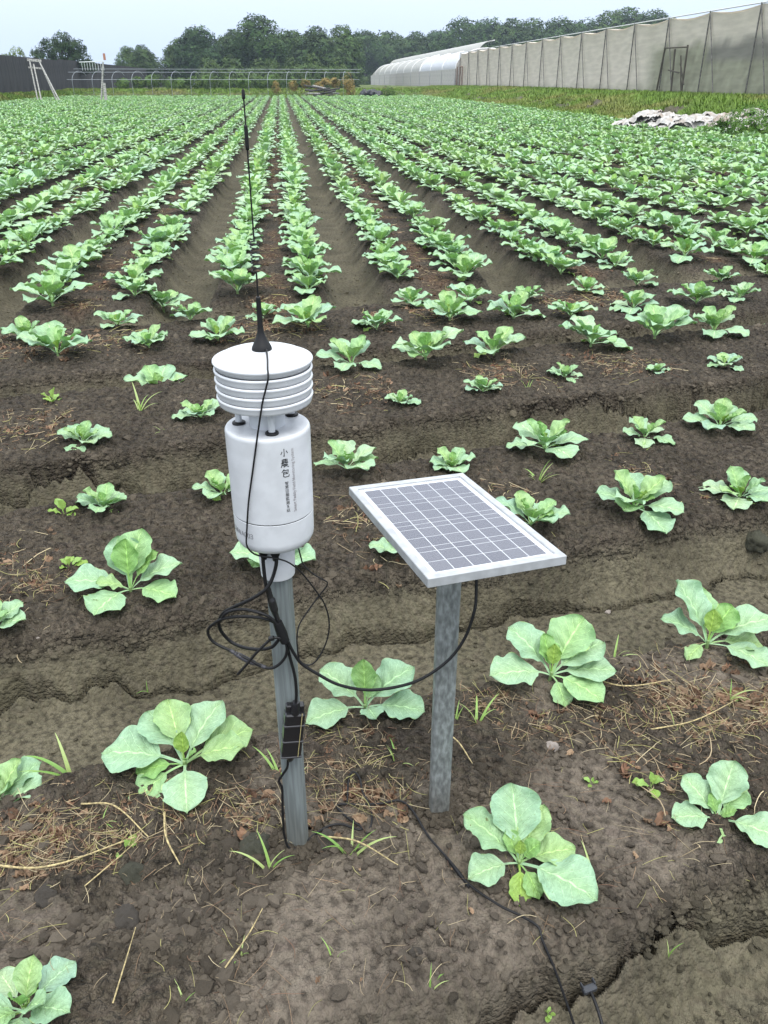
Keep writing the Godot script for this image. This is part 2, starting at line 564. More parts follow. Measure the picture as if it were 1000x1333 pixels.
# a plan is a list of [azimuth, length for a spread of 1, class, tilt, tone]
func leaf_plan(sd: int) -> Array:
	var r := RandomNumberGenerator.new()
	r.seed = sd * 7919 + 13
	var plan := []
	var n := r.randi_range(5, 6)
	var a := r.randf_range(0, 360)
	for i in n:
		plan.append([a + i * 360.0 / n + r.randf_range(-16, 16), r.randf_range(0.46, 0.58), "flat" if r.randf() < 0.36 else "spread", r.randf_range(-8, 12), 0 if r.randf() < 0.8 else 4])
	for i in 3:
		plan.append([a + 30.0 + i * 120.0 + r.randf_range(-20, 20), r.randf_range(0.38, 0.48), "spread" if r.randf() < 0.15 else "rise", r.randf_range(-6, 8), 1])
	for i in 2:
		plan.append([a + 70.0 + i * 180.0 + r.randf_range(-30, 30), r.randf_range(0.26, 0.34), "heart" if i == 0 else "rise", r.randf_range(-10, 6), 2])
	plan.append([r.randf_range(0, 360), r.randf_range(0.16, 0.22), "heart", r.randf_range(-10, 10), 3])
	if r.randf() < 0.5: plan.append([r.randf_range(0, 360), 0.3, "droop", 0.0, 3])
	return plan

func leaf_pose(q: Array) -> Transform3D:
	var b := Basis(Vector3.UP, deg_to_rad(q[0])) * Basis(Vector3.BACK, deg_to_rad(q[3]))
	var out := Basis(Vector3.UP, deg_to_rad(q[0])) * Vector3.RIGHT
	return Transform3D(b.scaled_local(Vector3.ONE * q[1]), out * 0.012 + Vector3(0, 0.10 + (0.03 if q[2] == "heart" else 0.0), 0))

var stem_mesh: ArrayMesh
func cabbage(at: Vector3, size: float, sd: int, label: String, group: String, plan := []) -> Node3D:
	var o := thing("cabbage", at, label, "cabbage", group)
	o.rotation = Vector3(rng.randf_range(-0.06, 0.06), 0, rng.randf_range(-0.06, 0.06))
	if stem_mesh == null:
		var b := MB.new()
		b.tube(PackedVector3Array([Vector3(0, -0.1, 0), Vector3(0.004, 0.05, 0), Vector3(0, 0.13, 0.004)]), [0.024, 0.022, 0.012], 7)
		stem_mesh = b.mesh(stem_mat)
	put("stem", stem_mesh, o, Transform3D(Basis.IDENTITY.scaled(Vector3.ONE * size), Vector3.ZERO))
	var r := RandomNumberGenerator.new()
	r.seed = sd + 5
	if plan.is_empty(): plan = leaf_plan(sd)
	for q in plan:
		var list: Array = leaves[q[2]]
		var t := leaf_pose(q)
		t.origin *= size
		t.basis = t.basis.scaled(Vector3.ONE * size)
		t.basis = t.basis.scaled_local(Vector3(1, 1, r.randf_range(0.88, 1.12)))
		var l := put("leaf", list[r.randi() % list.size()], o, t)
		l.material_override = leaf_mats[10] if r.randf() < 0.1 and q[2] != "heart" else leaf_mats[q[4] + (5 if r.randf() < 0.5 else 0)]
	return o

const ORDINALS := ["first", "second", "third", "fourth", "fifth", "sixth", "seventh", "eighth", "ninth", "tenth", "eleventh", "twelfth", "thirteenth", "fourteenth", "fifteenth", "sixteenth", "seventeenth", "eighteenth", "nineteenth", "twentieth"]
func ordinal(i: int) -> String:
	return ORDINALS[i] if i < 20 else "twenty-" + ORDINALS[i - 20] if i < 29 else "thirtieth" if i == 29 else "thirty-" + ORDINALS[i - 30]

func near_cabbages() -> void:
	var where: Array[Vector3] = [
		Vector3(0.290, 0.274, -1.175), Vector3(0.761, 0.220, -1.298), Vector3(-0.649, 0.209, -0.862), Vector3(-0.487, 0.338, -1.457), Vector3(-0.050, 0.307, -1.666), Vector3(0.470, 0.344, -1.793), Vector3(0.962, 0.345, -1.940), Vector3(-0.949, 0.296, -1.406),
		Vector3(-0.832, 0.322, -2.218), Vector3(-0.383, 0.281, -2.389), Vector3(0.077, 0.219, -2.461), Vector3(0.555, 0.277, -2.674), Vector3(0.979, 0.308, -2.798), Vector3(1.435, 0.264, -2.896), Vector3(-1.195, 0.212, -2.001),
		Vector3(-1.101, 0.218, -2.810), Vector3(-0.658, 0.219, -2.930), Vector3(-0.160, 0.280, -3.172), Vector3(0.303, 0.209, -3.211), Vector3(0.734, 0.330, -3.377), Vector3(1.230, 0.233, -3.529), Vector3(1.632, 0.292, -3.653), Vector3(-1.524, 0.120, -2.785),
		Vector3(-1.407, 0.230, -3.483), Vector3(-0.915, 0.231, -3.774), Vector3(0.085, 0.177, -3.990), Vector3(0.534, 0.209, -4.167), Vector3(1.029, 0.197, -4.410), Vector3(1.591, 0.152, -4.534), Vector3(2.023, 0.210, -4.634),
		Vector3(-1.274, 0.325, -4.357), Vector3(-0.191, 0.363, -4.605), Vector3(0.251, 0.427, -4.723), Vector3(0.670, 0.378, -4.815), Vector3(1.308, 0.400, -5.008), Vector3(1.770, 0.444, -5.198), Vector3(2.204, 0.381, -5.325), Vector3(-2.001, 0.406, -4.815), Vector3(-1.489, 0.303, -5.008), Vector3(-1.079, 0.350, -5.145),
		Vector3(-2.322, 0.302, -5.180), Vector3(-1.832, 0.287, -5.517), Vector3(-1.372, 0.300, -5.678), Vector3(-0.514, 0.440, -5.439), Vector3(-0.052, 0.325, -5.439), Vector3(0.460, 0.400, -5.637), Vector3(0.915, 0.392, -5.678), Vector3(1.335, 0.309, -5.763), Vector3(1.847, 0.342, -5.983), Vector3(2.356, 0.384, -6.122), Vector3(2.739, 0.285, -6.267), Vector3(2.696, 0.327, -5.678), Vector3(-0.852, 0.242, -5.741),
		Vector3(-2.485, 0.509, -6.075), Vector3(-1.785, 0.382, -6.523), Vector3(0.656, 0.340, -6.170), Vector3(0.204, 0.314, -6.122), Vector3(1.080, 0.295, -6.218), Vector3(1.613, 0.282, -6.497), Vector3(2.087, 0.318, -6.770), Vector3(2.840, 0.298, -6.914), Vector3(3.311, 0.268, -7.157), Vector3(2.856, 0.469, -7.912),
	]
	var names := [
		"pale young cabbage beside the ground cable, in front of the solar panel post",
		"leggy open cabbage with one drooping leaf, lowest at the right photo edge",
		"cabbage cut by the bottom left corner of the photo, below the straw",
		"broad flat cabbage beside the sensor post, left of the small black box",
		"cabbage between the sensor post and the solar panel post, behind the sagging cable",
		"big cabbage right of the solar panel post, with a grey stone below it",
		"big upright cabbage by the right photo edge, at the station bed's back edge",
		"cabbage cut off by the left photo edge, level with the broad flat one",
		"large cabbage with a tall folded leaf, left of the cable loops",
		"cabbage hidden behind the white sleeve under the sensor housing",
		"cabbage peeping out below the left edge of the solar panel",
		"cabbage half hidden behind the long right edge of the solar panel",
		"round cabbage in the clear right of the solar panel, second bed front row",
		"cabbage above a mossy clod by the right photo edge, second bed",
		"cabbage cut by the left photo edge, level with the cable loops",
		"small cabbage at the back of the second bed, above the folded-leaf one",
		"cabbage touching the left side of the white sensor housing",
		"cabbage right beside the white sensor housing, at the second bed's back edge",
		"small cabbage peeking over the far edge of the solar panel",
		"tall cabbage with a grass tuft at its foot, behind the panel's right side",
		"small cabbage second from the right in the back row of the second bed",
		"wide cabbage at the right end of the second bed's back row",
		"sliver of a cabbage at the left photo edge beside the yellowish seedlings",
		"small cabbage leftmost on the third bed's front row",
		"cabbage on the third bed just left of the shield plates",
		"tiny cabbage on the third bed, first right of the sensor housing top",
		"small upright cabbage with four stiff leaves, above the solar panel's far edge",
		"small cabbage third right of the sensor on the third bed's front row",
		"tiniest cabbage of the third bed, fourth right of the sensor",
		"small cabbage at the right end of the third bed's front row",
		"bushy cabbage against the dark bank, upper left of the shield plates",
		"cabbage with one leaf raised, touching the right rim of the lid",
		"biggest dense cabbage right of the sensor lid, back of the third bed",
		"crinkled cabbage beside the biggest dense one, back of the third bed",
		"wide low cabbage fourth right of the lid, back of the third bed",
		"wide cabbage fifth right of the lid with pale drooping leaves",
		"yellowish cabbage sixth right of the lid, back of the third bed",
		"front one of two overlapping cabbages on the fourth bed, far left",
		"cabbage with pale raised leaves between the overlapping pair and the lid",
		"cabbage just left of the antenna foot on the fourth bed",
		"rear one of two overlapping cabbages on the fourth bed, far left",
		"thin stalked cabbage on the fourth bed, left of the antenna",
		"cabbage directly behind the one beside the antenna foot",
		"large cabbage right behind the sensor lid, on the fourth bed",
		"second cabbage right of the antenna on the fourth bed's front row",
		"third cabbage right of the antenna on the fourth bed's front row",
		"fourth cabbage right of the antenna on the fourth bed's front row",
		"fifth cabbage right of the antenna on the fourth bed's front row",
		"sixth cabbage right of the antenna on the fourth bed's front row",
		"seventh cabbage right of the antenna on the fourth bed's front row",
		"eighth cabbage right of the antenna on the fourth bed's front row",
		"cabbage cut by the right photo edge on the fourth bed",
		"small cabbage right behind the thick lower part of the antenna",
		"large leafy cabbage far left at the head of a long bed",
		"cabbage at the head of the long bed left of the antenna",
		"second cabbage right of the antenna on the fourth bed's back row",
		"first cabbage right of the antenna on the fourth bed's back row",
		"third cabbage right of the antenna on the fourth bed's back row",
		"fourth cabbage right of the antenna on the fourth bed's back row",
		"fifth cabbage right of the antenna on the fourth bed's back row",
		"sixth cabbage right of the antenna on the fourth bed's back row",
		"cabbage by the right photo edge on the fourth bed's back row",
		"lone wide cabbage at the head of a long bed, far right",
	]
	# leaves of the nearest plants as they lie: azimuth, length, class, tilt, tone
	var plans := {
		0: [[92, 0.60, "rise", -8, 0], [56, 0.50, "spread", 8, 1], [150, 0.56, "spread", 4, 0], [202, 0.46, "flat", 0, 0], [-38, 0.66, "flat", 2, 0], [-95, 0.36, "droop", 0, 3], [8, 0.46, "flat", 4, 1], [-70, 0.34, "droop", 8, 2], [120, 0.26, "rise", 0, 2], [20, 0.24, "rise", 0, 2], [80, 0.16, "heart", 0, 3]],
		1: [[58, 0.64, "rise", -6, 0], [128, 0.52, "spread", 6, 0], [186, 0.50, "flat", 4, 0], [-34, 0.70, "flat", 0, 0], [-92, 0.56, "droop", -10, 1], [30, 0.46, "spread", 10, 1], [100, 0.26, "rise", 0, 2], [-10, 0.24, "rise", 0, 2]],
		3: [[60, 0.52, "spread", 6, 0], [112, 0.50, "rise", -12, 1], [132, 0.50, "spread", 4, 0], [178, 0.60, "flat", 6, 0], [2, 0.48, "flat", 12, 1], [-74, 0.50, "flat", 0, 0], [26, 0.54, "flat", 4, 1], [-130, 0.46, "droop", 4, 1], [-160, 0.34, "flat", 0, 2], [90, 0.22, "heart", 0, 3], [-20, 0.2, "rise", 10, 2]],
		4: [[28, 0.56, "spread", 6, 0], [152, 0.52, "spread", 6, 0], [205, 0.56, "flat", 0, 0], [-16, 0.54, "flat", 0, 0], [88, 0.40, "heart", -6, 2], [-70, 0.30, "spread", 0, 0], [60, 0.30, "rise", 0, 1]],
		5: [[140, 0.52, "spread", 6, 0], [196, 0.56, "flat", 4, 0], [50, 0.56, "rise", -8, 1], [22, 0.52, "spread", 4, 0], [-6, 0.52, "flat", 6, 0], [-46, 0.50, "flat", 0, 1], [110, 0.34, "rise", 8, 2], [80, 0.24, "heart", 0, 3], [-80, 0.36, "droop", 6, 1]],
		6: [[128, 0.60, "rise", 0, 0], [104, 0.52, "rise", -6, 1], [166, 0.46, "spread", 0, 0], [4, 0.60, "spread", 6, 0], [-44, 0.54, "flat", 0, 0], [-140, 0.34, "droop", 6, 1], [40, 0.40, "rise", 0, 2], [-10, 0.46, "flat", 0, 1], [70, 0.28, "heart", 0, 3]],
		8: [[186, 0.56, "flat", 8, 0], [-112, 0.50, "flat", 2, 0], [80, 0.56, "rise", 6, 1], [112, 0.50, "rise", 4, 0], [-22, 0.50, "flat", 0, 1], [18, 0.52, "spread", 0, 0], [95, 0.44, "heart", 0, 2], [32, 0.42, "rise", 0, 2], [200, 0.3, "spread", 4, 1]],
	}
	for i in where.size():
		var q := where[i]
		var p := Vector3(q.x, ground_y(q.x, q.z) - 0.005, q.z)
		var g := "young cabbages on the raised cross beds"
		cabbage(p, q.y * (0.98 if i < 8 else 1.12), i * 31 + 7, names[i], g, plans.get(i, []))

func long_rows() -> void:
	var spots := []
	var k := -15
	while k < 12:
		for side in 2:
			var w := FURROW + PITCH * (k + 0.5) + (-0.30 if side == 0 else 0.30)
			if w < -20.0 or w > 14.2: continue
			var r := 5.4
			var number := 0
			while r < 92.0:
				r += rf(0.33, 0.43)
				var ww := w + rf(-0.05, 0.05)
				var p := Vector3(0.9935 * ww - 0.1137 * r, 0, -0.1137 * ww - 0.9935 * r)
				var v := -0.306 * p.x - 0.952 * p.z
				if v < 6.35: continue
				if rng.randf() < 0.06: continue
				var ahead := -p.z
				var seen := absf(p.x) < ahead * 0.54 + 0.5
				if not seen and absf(p.x) > ahead * 0.7 + 3.0: continue
				number += 1
				var close := false
				for q in [Vector3(-2.485, 0, -6.075), Vector3(2.856, 0, -7.912), Vector3(3.311, 0, -7.157), Vector3(2.84, 0, -6.914), Vector3(2.087, 0, -6.77)]:
					if p.distance_to(q) < 0.26: close = true
				if close: continue
				spots.append([p.length(), p, k, side, number, seen, rf(0.36, 0.54) * (1.0 if r < 14.0 else 1.12)])
		k += 1
	spots.sort_custom(func(a, b): return a[0] < b[0])
	var xs := []
	var cs := []
	for i in far_cabbages.size():
		xs.append([])
		cs.append([])
	var singles := 0
	for q in spots:
		var p: Vector3 = q[1]
		p.y = ground_y(p.x, p.z) - 0.01
		if q[5] and singles < 236:
			singles += 1
			var b: int = q[2]
			var which := "the long bed straight behind the antenna" if b == -1 else "the %s long bed %s of the antenna" % [ordinal(b if b >= 0 else -2 - b), "right" if b >= 0 else "left"]
			var label := "%s cabbage along the %s row of %s" % [ordinal(q[4] - 1), "left" if q[3] == 0 else "right", which]
			var g := "cabbages in rows along the long beds"
			if q[0] < 10.5:
				cabbage(p, q[6], singles * 13 + 400, label, g)
			else:
				var o := put("cabbage", far_cabbages[rng.randi() % far_cabbages.size()], self, Transform3D(Basis(Vector3.UP, rf(0, TAU)).scaled(Vector3.ONE * q[6]), p))
				tag(o, label, "cabbage", g)
		else:
			var kind := rng.randi() % far_cabbages.size()
			xs[kind].append(Transform3D(Basis(Vector3.UP, rf(0, TAU)).scaled(Vector3(1, rf(0.9, 1.25), 1) * q[6]), p))
			var t := rf(0.86, 1.1)
			cs[kind].append(Color(t * rf(0.93, 1.06), t, t * rf(0.86, 1.1)))
	var field := thing("cabbage_rows", Vector3.ZERO, "thousands of cabbages merging into green rows towards the far trees", "cabbages", "", "stuff")
	for i in far_cabbages.size():
		scatter("cabbage_foliage_%03d" % i, far_cabbages[i], xs[i], cs[i], field)

# ------------------------------------------------------------------ the weather station
const POST := Vector3(-0.1918, 0.0, -1.2390)
const SPOST := Vector3(0.1264, 0.0, -1.3202)
var black: StandardMaterial3D
var white: StandardMaterial3D
var zinc: StandardMaterial3D
var painted: StandardMaterial3D

func smooth_path(pts: PackedVector3Array, step := 0.008) -> PackedVector3Array:
	var cv := Curve3D.new()
	cv.bake_interval = step
	for i in pts.size():
		var a := pts[maxi(i - 1, 0)]
		var b := pts[mini(i + 1, pts.size() - 1)]
		var l0 := pts[i].distance_to(a)
		var l1 := pts[i].distance_to(b)
		var t := (b - a).normalized()
		cv.add_point(pts[i], -t * l0 * 0.33, t * l1 * 0.33)
	return cv.get_baked_points()

func cable_mesh(pts: PackedVector3Array, r: float, sides := 8, m: Material = null) -> ArrayMesh:
	var b := MB.new()
	b.tube(smooth_path(pts), r, sides)
	return b.mesh(m if m else black)

# a tube of rounded rectangular section standing upright
func post_mesh(hx: float, hz: float, ch: float, y0: float, y1: float, m: Material) -> ArrayMesh:
	var b := MB.new()
	var ring := PackedVector2Array()
	for q in [[1, 1], [-1, 1], [-1, -1], [1, -1]]:
		var cx: float = q[0] * (hx - ch)
		var cz: float = q[1] * (hz - ch)
		var a0: float = {Vector2(1, 1): 0.0, Vector2(-1, 1): 90.0, Vector2(-1, -1): 180.0, Vector2(1, -1): 270.0}[Vector2(q[0], q[1])]
		for i in 4:
			var a := deg_to_rad(a0 + i * 30.0)
			ring.append(Vector2(cx + cos(a) * ch, cz + sin(a) * ch))
	ring.append(ring[0])
	var pts := PackedVector3Array()
	for j in 13:
		for i in ring.size():
			var s := ring[ring.size() - 1 - i]
			pts.append(Vector3(s.x, lerpf(y0, y1, j / 12.0), s.y))
	b.grid(pts, ring.size(), 13, Color.WHITE, true)
	for i in b.v.size():
		var mud := clampf(1.0 - b.v[i].y / 0.16 + 0.6 * n_mid.get_noise_3dv(b.v[i] * 3.0), 0.0, 1.0)
		b.c[i] = Color.WHITE.lerp(Color(0.50, 0.42, 0.34), mud * 0.8)
	for i in ring.size() - 1:
		b.flat_tri(Vector3(0, y1, 0), Vector3(ring[i].x, y1, ring[i].y), Vector3(ring[i + 1].x, y1, ring[i + 1].y), Vector3.UP)
	return b.mesh(m)

# wraps flat lettering (x across, y up, metres) round the housing at an angle
func wrapped(m: Mesh, turn: float, y: float, radius: float, upright: bool, mm: Material) -> ArrayMesh:
	var a: Array = m.surface_get_arrays(0)
	var v: PackedVector3Array = a[Mesh.ARRAY_VERTEX]
	var n := PackedVector3Array()
	for i in v.size():
		var q := Vector2(v[i].x, v[i].y) if upright else Vector2(-v[i].y, v[i].x)
		var an := turn + q.x / radius
		v[i] = Vector3(sin(an) * radius, y + q.y, cos(an) * radius)
		n.append(Vector3(sin(an), 0, cos(an)))
	var b := []
	b.resize(Mesh.ARRAY_MAX)
	b[Mesh.ARRAY_VERTEX] = v
	b[Mesh.ARRAY_NORMAL] = n
	b[Mesh.ARRAY_INDEX] = a[Mesh.ARRAY_INDEX]
	var am := ArrayMesh.new()
	am.add_surface_from_arrays(Mesh.PRIMITIVE_TRIANGLES, b)
	am.surface_set_material(0, mm)
	return am

func print_line(s: String, size: float) -> TextMesh:
	var t := TextMesh.new()
	var f := SystemFont.new()
	f.font_names = PackedStringArray(["Droid Sans"])
	t.font = f
	t.text = s
	t.font_size = 32
	t.pixel_size = size / 32.0
	t.depth = 0.0
	t.horizontal_alignment = HORIZONTAL_ALIGNMENT_CENTER
	t.vertical_alignment = VERTICAL_ALIGNMENT_CENTER
	return t

# brush strokes (lists of points in a unit box) as flat ribbons, y up
func stroke_mesh(glyphs: Array, size: float, gap: float, thick: float) -> ArrayMesh:
	var b := MB.new()
	for g in glyphs.size():
		for st in glyphs[g]:
			for i in st.size() - 1:
				var p := Vector2(st[i][0] - 0.5, st[i][1] - 0.5) * size - Vector2(0, g * gap)
				var q := Vector2(st[i + 1][0] - 0.5, st[i + 1][1] - 0.5) * size - Vector2(0, g * gap)
				var d := (q - p).normalized()
				var e := Vector2(-d.y, d.x) * thick * 0.5
				p -= d * thick * 0.3
				q += d * thick * 0.3
				b.flat_quad(Vector3(p.x - e.x, p.y - e.y, 0), Vector3(q.x - e.x, q.y - e.y, 0), Vector3(q.x + e.x * 0.8, q.y + e.y * 0.8, 0), Vector3(p.x + e.x, p.y + e.y, 0))
	return b.mesh(black)

func rect(x0: float, y0: float, x1: float, y1: float) -> Array:
	return [[x0, y0], [x1, y0], [x1, y1], [x0, y1], [x0, y0]]

func make_station() -> void:
	var o := thing("weather_station", POST, "white cylindrical field weather sensor with stacked shield plates on a grey post", "weather station")
	put("post", post_mesh(0.0215, 0.015, 0.006, -0.3, 0.735, painted), o, Transform3D(Basis(Vector3.UP, deg_to_rad(-14)), Vector3(0.001, 0, 0)))
	var b := MB.new()
	b.lathe([[0.0, 0.7155], [0.0295, 0.7155], [0.0305, 0.717], [0.0345, 0.80], [0.0, 0.80]])
	put("sleeve", b.mesh(white), o)
	# housing: base cap, seam and barrel
	b = MB.new()
	b.lathe([[0.0, 0.7875], [0.043, 0.7875], [0.056, 0.7895], [0.0632, 0.794], [0.0674, 0.802], [0.0683, 0.810], [0.0690, 0.8495], [0.0690, 0.8500], [0.0675, 0.8505]], 64)
	put("base_cap", b.mesh(white), o)
	b = MB.new()
	b.lathe([[0.060, 0.8500], [0.0683, 0.8501], [0.0683, 0.8519], [0.060, 0.8520]], 64)
	put("seam_ring", b.mesh(black), o)
	b = MB.new()
	b.lathe([[0.0675, 0.8515], [0.0691, 0.8518], [0.0692, 0.853], [0.0700, 0.998], [0.0695, 1.0018], [0.0680, 1.0042], [0.0660, 1.0050], [0.0655, 1.0050], [0.0, 1.0055]], 64)
	var barrel := put("barrel", b.mesh(white), o)
	b = MB.new()
	b.lathe([[0.029, 1.0], [0.029, 1.075]], 40)
	put("column", b.mesh(white), o)
	for q in [[-0.047, -0.002], [0.013, 0.043], [0.036, -0.040]]:
		b = MB.new()
		b.lathe([[0.0055, 1.0], [0.0055, 1.07]], 16, Vector3(q[0], 0, q[1]))
		put("standoff", b.mesh(white), o)
		b = MB.new()
		b.lathe([[0.0105, 1.004], [0.0113, 1.0062], [0.0108, 1.0082], [0.0090, 1.0092], [0.0058, 1.0094]], 20, Vector3(q[0], 0, q[1]))
		put("grommet", b.mesh(black), o)
	# four louvre plates and the lid
	for i in 4:
		var y := 1.0555 + i * 0.0147
		var r := 0.0776 + i * 0.0003
		b = MB.new()
		b.lathe([[0.020, y - 0.0005], [0.060, y - 0.0090], [r - 0.0050, y - 0.0095], [r - 0.0032, y - 0.0091], [r - 0.0022, y - 0.0060], [r - 0.0015, y - 0.0015], [r - 0.0005, y + 0.0004], [r, y + 0.0020], [r - 0.0005, y + 0.0038], [r - 0.0022, y + 0.0048], [r - 0.0040, y + 0.0044], [r - 0.0100, y - 0.0040], [0.058, y - 0.0050], [0.020, y + 0.0020]], 64)
		put("shield_plate", b.mesh(white), o)
	b = MB.new()
	var y2 := 1.1145
	b.lathe([[0.0194, y2 - 0.004], [0.0714, y2 - 0.0090], [0.0746, y2 - 0.0088], [0.0766, y2 - 0.0040], [0.0785, y2 - 0.0020], [0.0793, y2], [0.0791, y2 + 0.0018], [0.0781, y2 + 0.0030], [0.0763, y2 + 0.0034], [0.0744, y2 + 0.0036], [0.0710, y2 + 0.0056], [0.0651, y2 + 0.0090], [0.0564, y2 + 0.0122], [0.0457, y2 + 0.0143], [0.0330, y2 + 0.0154], [0.0175, y2 + 0.0158], [0.0000, y2 + 0.0159]], 64)
	put("lid", b.mesh(white), o)
	# cable glands under the cap
	for q in [[-0.0165, 0.040], [0.004, 0.044]]:
		b = MB.new()
		b.lathe([[0.0, 0.770], [0.0050, 0.770], [0.0066, 0.779], [0.0080, 0.781], [0.0080, 0.790]], 16, Vector3(q[0], 0, q[1]))
		put("cable_gland", b.mesh(black), o)
	# lettering on the barrel
	var small := mat(lin(0.05, 0.05, 0.05), 0.6)
	var faded := mat(lin(0.16, 0.13, 0.13), 0.6)
	var big_glyphs := [
		[[[0.5, 0.98], [0.5, 0.12], [0.40, 0.16]], [[0.26, 0.66], [0.12, 0.38]], [[0.76, 0.72], [0.9, 0.46]]],
		[rect(0.22, 0.62, 0.80, 0.95), [[0.42, 1.0], [0.42, 0.62]], [[0.6, 1.0], [0.6, 0.62]], [[0.22, 0.78], [0.8, 0.78]], [[0.1, 0.52], [0.9, 0.54]], [[0.24, 0.52], [0.08, 0.05]], [[0.34, 0.4], [0.78, 0.4]], [[0.24, 0.28], [0.86, 0.29]], [[0.4, 0.28], [0.4, 0.06], [0.56, 0.14]], [[0.5, 0.28], [0.95, 0.02]]],
		[[[0.38, 1.0], [0.10, 0.66]], [[0.3, 0.84], [0.86, 0.86], [0.80, 0.42], [0.70, 0.46]], rect(0.32, 0.44, 0.62, 0.64), [[0.30, 0.62], [0.28, 0.14], [0.45, 0.05], [0.90, 0.06], [0.94, 0.26]]],
	]
	var little := [
		[[[0.15, 0.95], [0.05, 0.72]], [[0.1, 0.82], [0.48, 0.82]], [[0.02, 0.66], [0.5, 0.66]], [[0.27, 0.82], [0.05, 0.46]], [[0.28, 0.62], [0.48, 0.48]], rect(0.58, 0.56, 0.92, 0.86), rect(0.25, 0.02, 0.78, 0.42), [[0.25, 0.22], [0.78, 0.22]]],
		[[[0.05, 0.9], [0.45, 0.9]], [[0.05, 0.78], [0.45, 0.78]], [[0.25, 1.0], [0.25, 0.66]], [[0.55, 0.9], [0.95, 0.9]], [[0.55, 0.78], [0.95, 0.78]], [[0.75, 1.0], [0.75, 0.66]], [[0.2, 0.6], [0.8, 0.6], [0.8, 0.36], [0.2, 0.36]], [[0.12, 0.48], [0.88, 0.48]], [[0.12, 0.25], [0.05, 0.05]], [[0.3, 0.28], [0.36, 0.05], [0.7, 0.05], [0.76, 0.16]], [[0.82, 0.28], [0.95, 0.1]]],
		[rect(0.12, 0.05, 0.88, 0.92), [[0.5, 0.05], [0.5, 0.92]], [[0.12, 0.48], [0.88, 0.48]]],
		[rect(0.08, 0.6, 0.42, 0.95), [[0.08, 0.78], [0.42, 0.78]], [[0.08, 0.6], [0.08, 0.0]], rect(0.58, 0.6, 0.92, 0.95), [[0.58, 0.78], [0.92, 0.78]], [[0.92, 0.6], [0.92, 0.0], [0.8, 0.05]], rect(0.3, 0.08, 0.7, 0.46), [[0.3, 0.27], [0.7, 0.27]]],
		[rect(0.08, 0.5, 0.45, 0.95), [[0.08, 0.72], [0.45, 0.72]], [[0.62, 0.98], [0.52, 0.74]], [[0.55, 0.86], [0.95, 0.86]], [[0.7, 0.68], [0.86, 0.58]], rect(0.15, 0.05, 0.85, 0.38), [[0.38, 0.05], [0.38, 0.38]], [[0.62, 0.05], [0.62, 0.38]], [[0.02, 0.04], [0.98, 0.04]]],
		[[[0.06, 0.9], [0.18, 0.8]], [[0.02, 0.62], [0.14, 0.54]], [[0.04, 0.05], [0.2, 0.4]], rect(0.3, 0.3, 0.6, 0.92), [[0.3, 0.7], [0.6, 0.7]], [[0.3, 0.5], [0.6, 0.5]], [[0.38, 0.28], [0.28, 0.05]], [[0.52, 0.28], [0.62, 0.08]], [[0.74, 0.85], [0.74, 0.3]], [[0.92, 0.96], [0.92, 0.04], [0.82, 0.1]]],
		[[[0.8, 0.98], [0.2, 0.88]], [[0.6, 0.9], [0.25, 0.7], [0.65, 0.6], [0.2, 0.42], [0.8, 0.44]], [[0.5, 0.42], [0.5, 0.0]], [[0.3, 0.26], [0.12, 0.08]], [[0.7, 0.26], [0.88, 0.08]]],
		[[[0.25, 0.98], [0.08, 0.75], [0.3, 0.65], [0.05, 0.45], [0.42, 0.45]], [[0.25, 0.45], [0.25, 0.0]], [[0.12, 0.28], [0.05, 0.1]], [[0.38, 0.28], [0.45, 0.12]], [[0.7, 0.98], [0.72, 0.88]], [[0.5, 0.85], [0.98, 0.85]], [[0.68, 0.85], [0.55, 0.6], [0.92, 0.62]], [[0.62, 0.5], [0.5, 0.02]], [[0.78, 0.5], [0.78, 0.05], [0.98, 0.05], [0.98, 0.2]]],
	]
	var tilt := deg_to_rad(28.0)
	put("brush_lettering", wrapped(stroke_mesh(big_glyphs, 0.0145, 0.0178, 0.0014), tilt, 0.980, 0.07005, true, black), barrel)
	put("small_lettering", wrapped(stroke_mesh(little, 0.0060, 0.0071, 0.0006), tilt + 0.02, 0.9265, 0.0700, true, small), barrel)
	put("side_lettering", wrapped(print_line("Smart Paddy Field Monitoring System", 0.0068), deg_to_rad(40.0), 0.928, 0.0700, false, faded), barrel)
	put("number_lettering", wrapped(print_line("SMWA003", 0.0125), deg_to_rad(-47.0), 0.826, 0.0688, true, mat(lin(0.12, 0.12, 0.13), 0.6)), o.get_node("base_cap"))

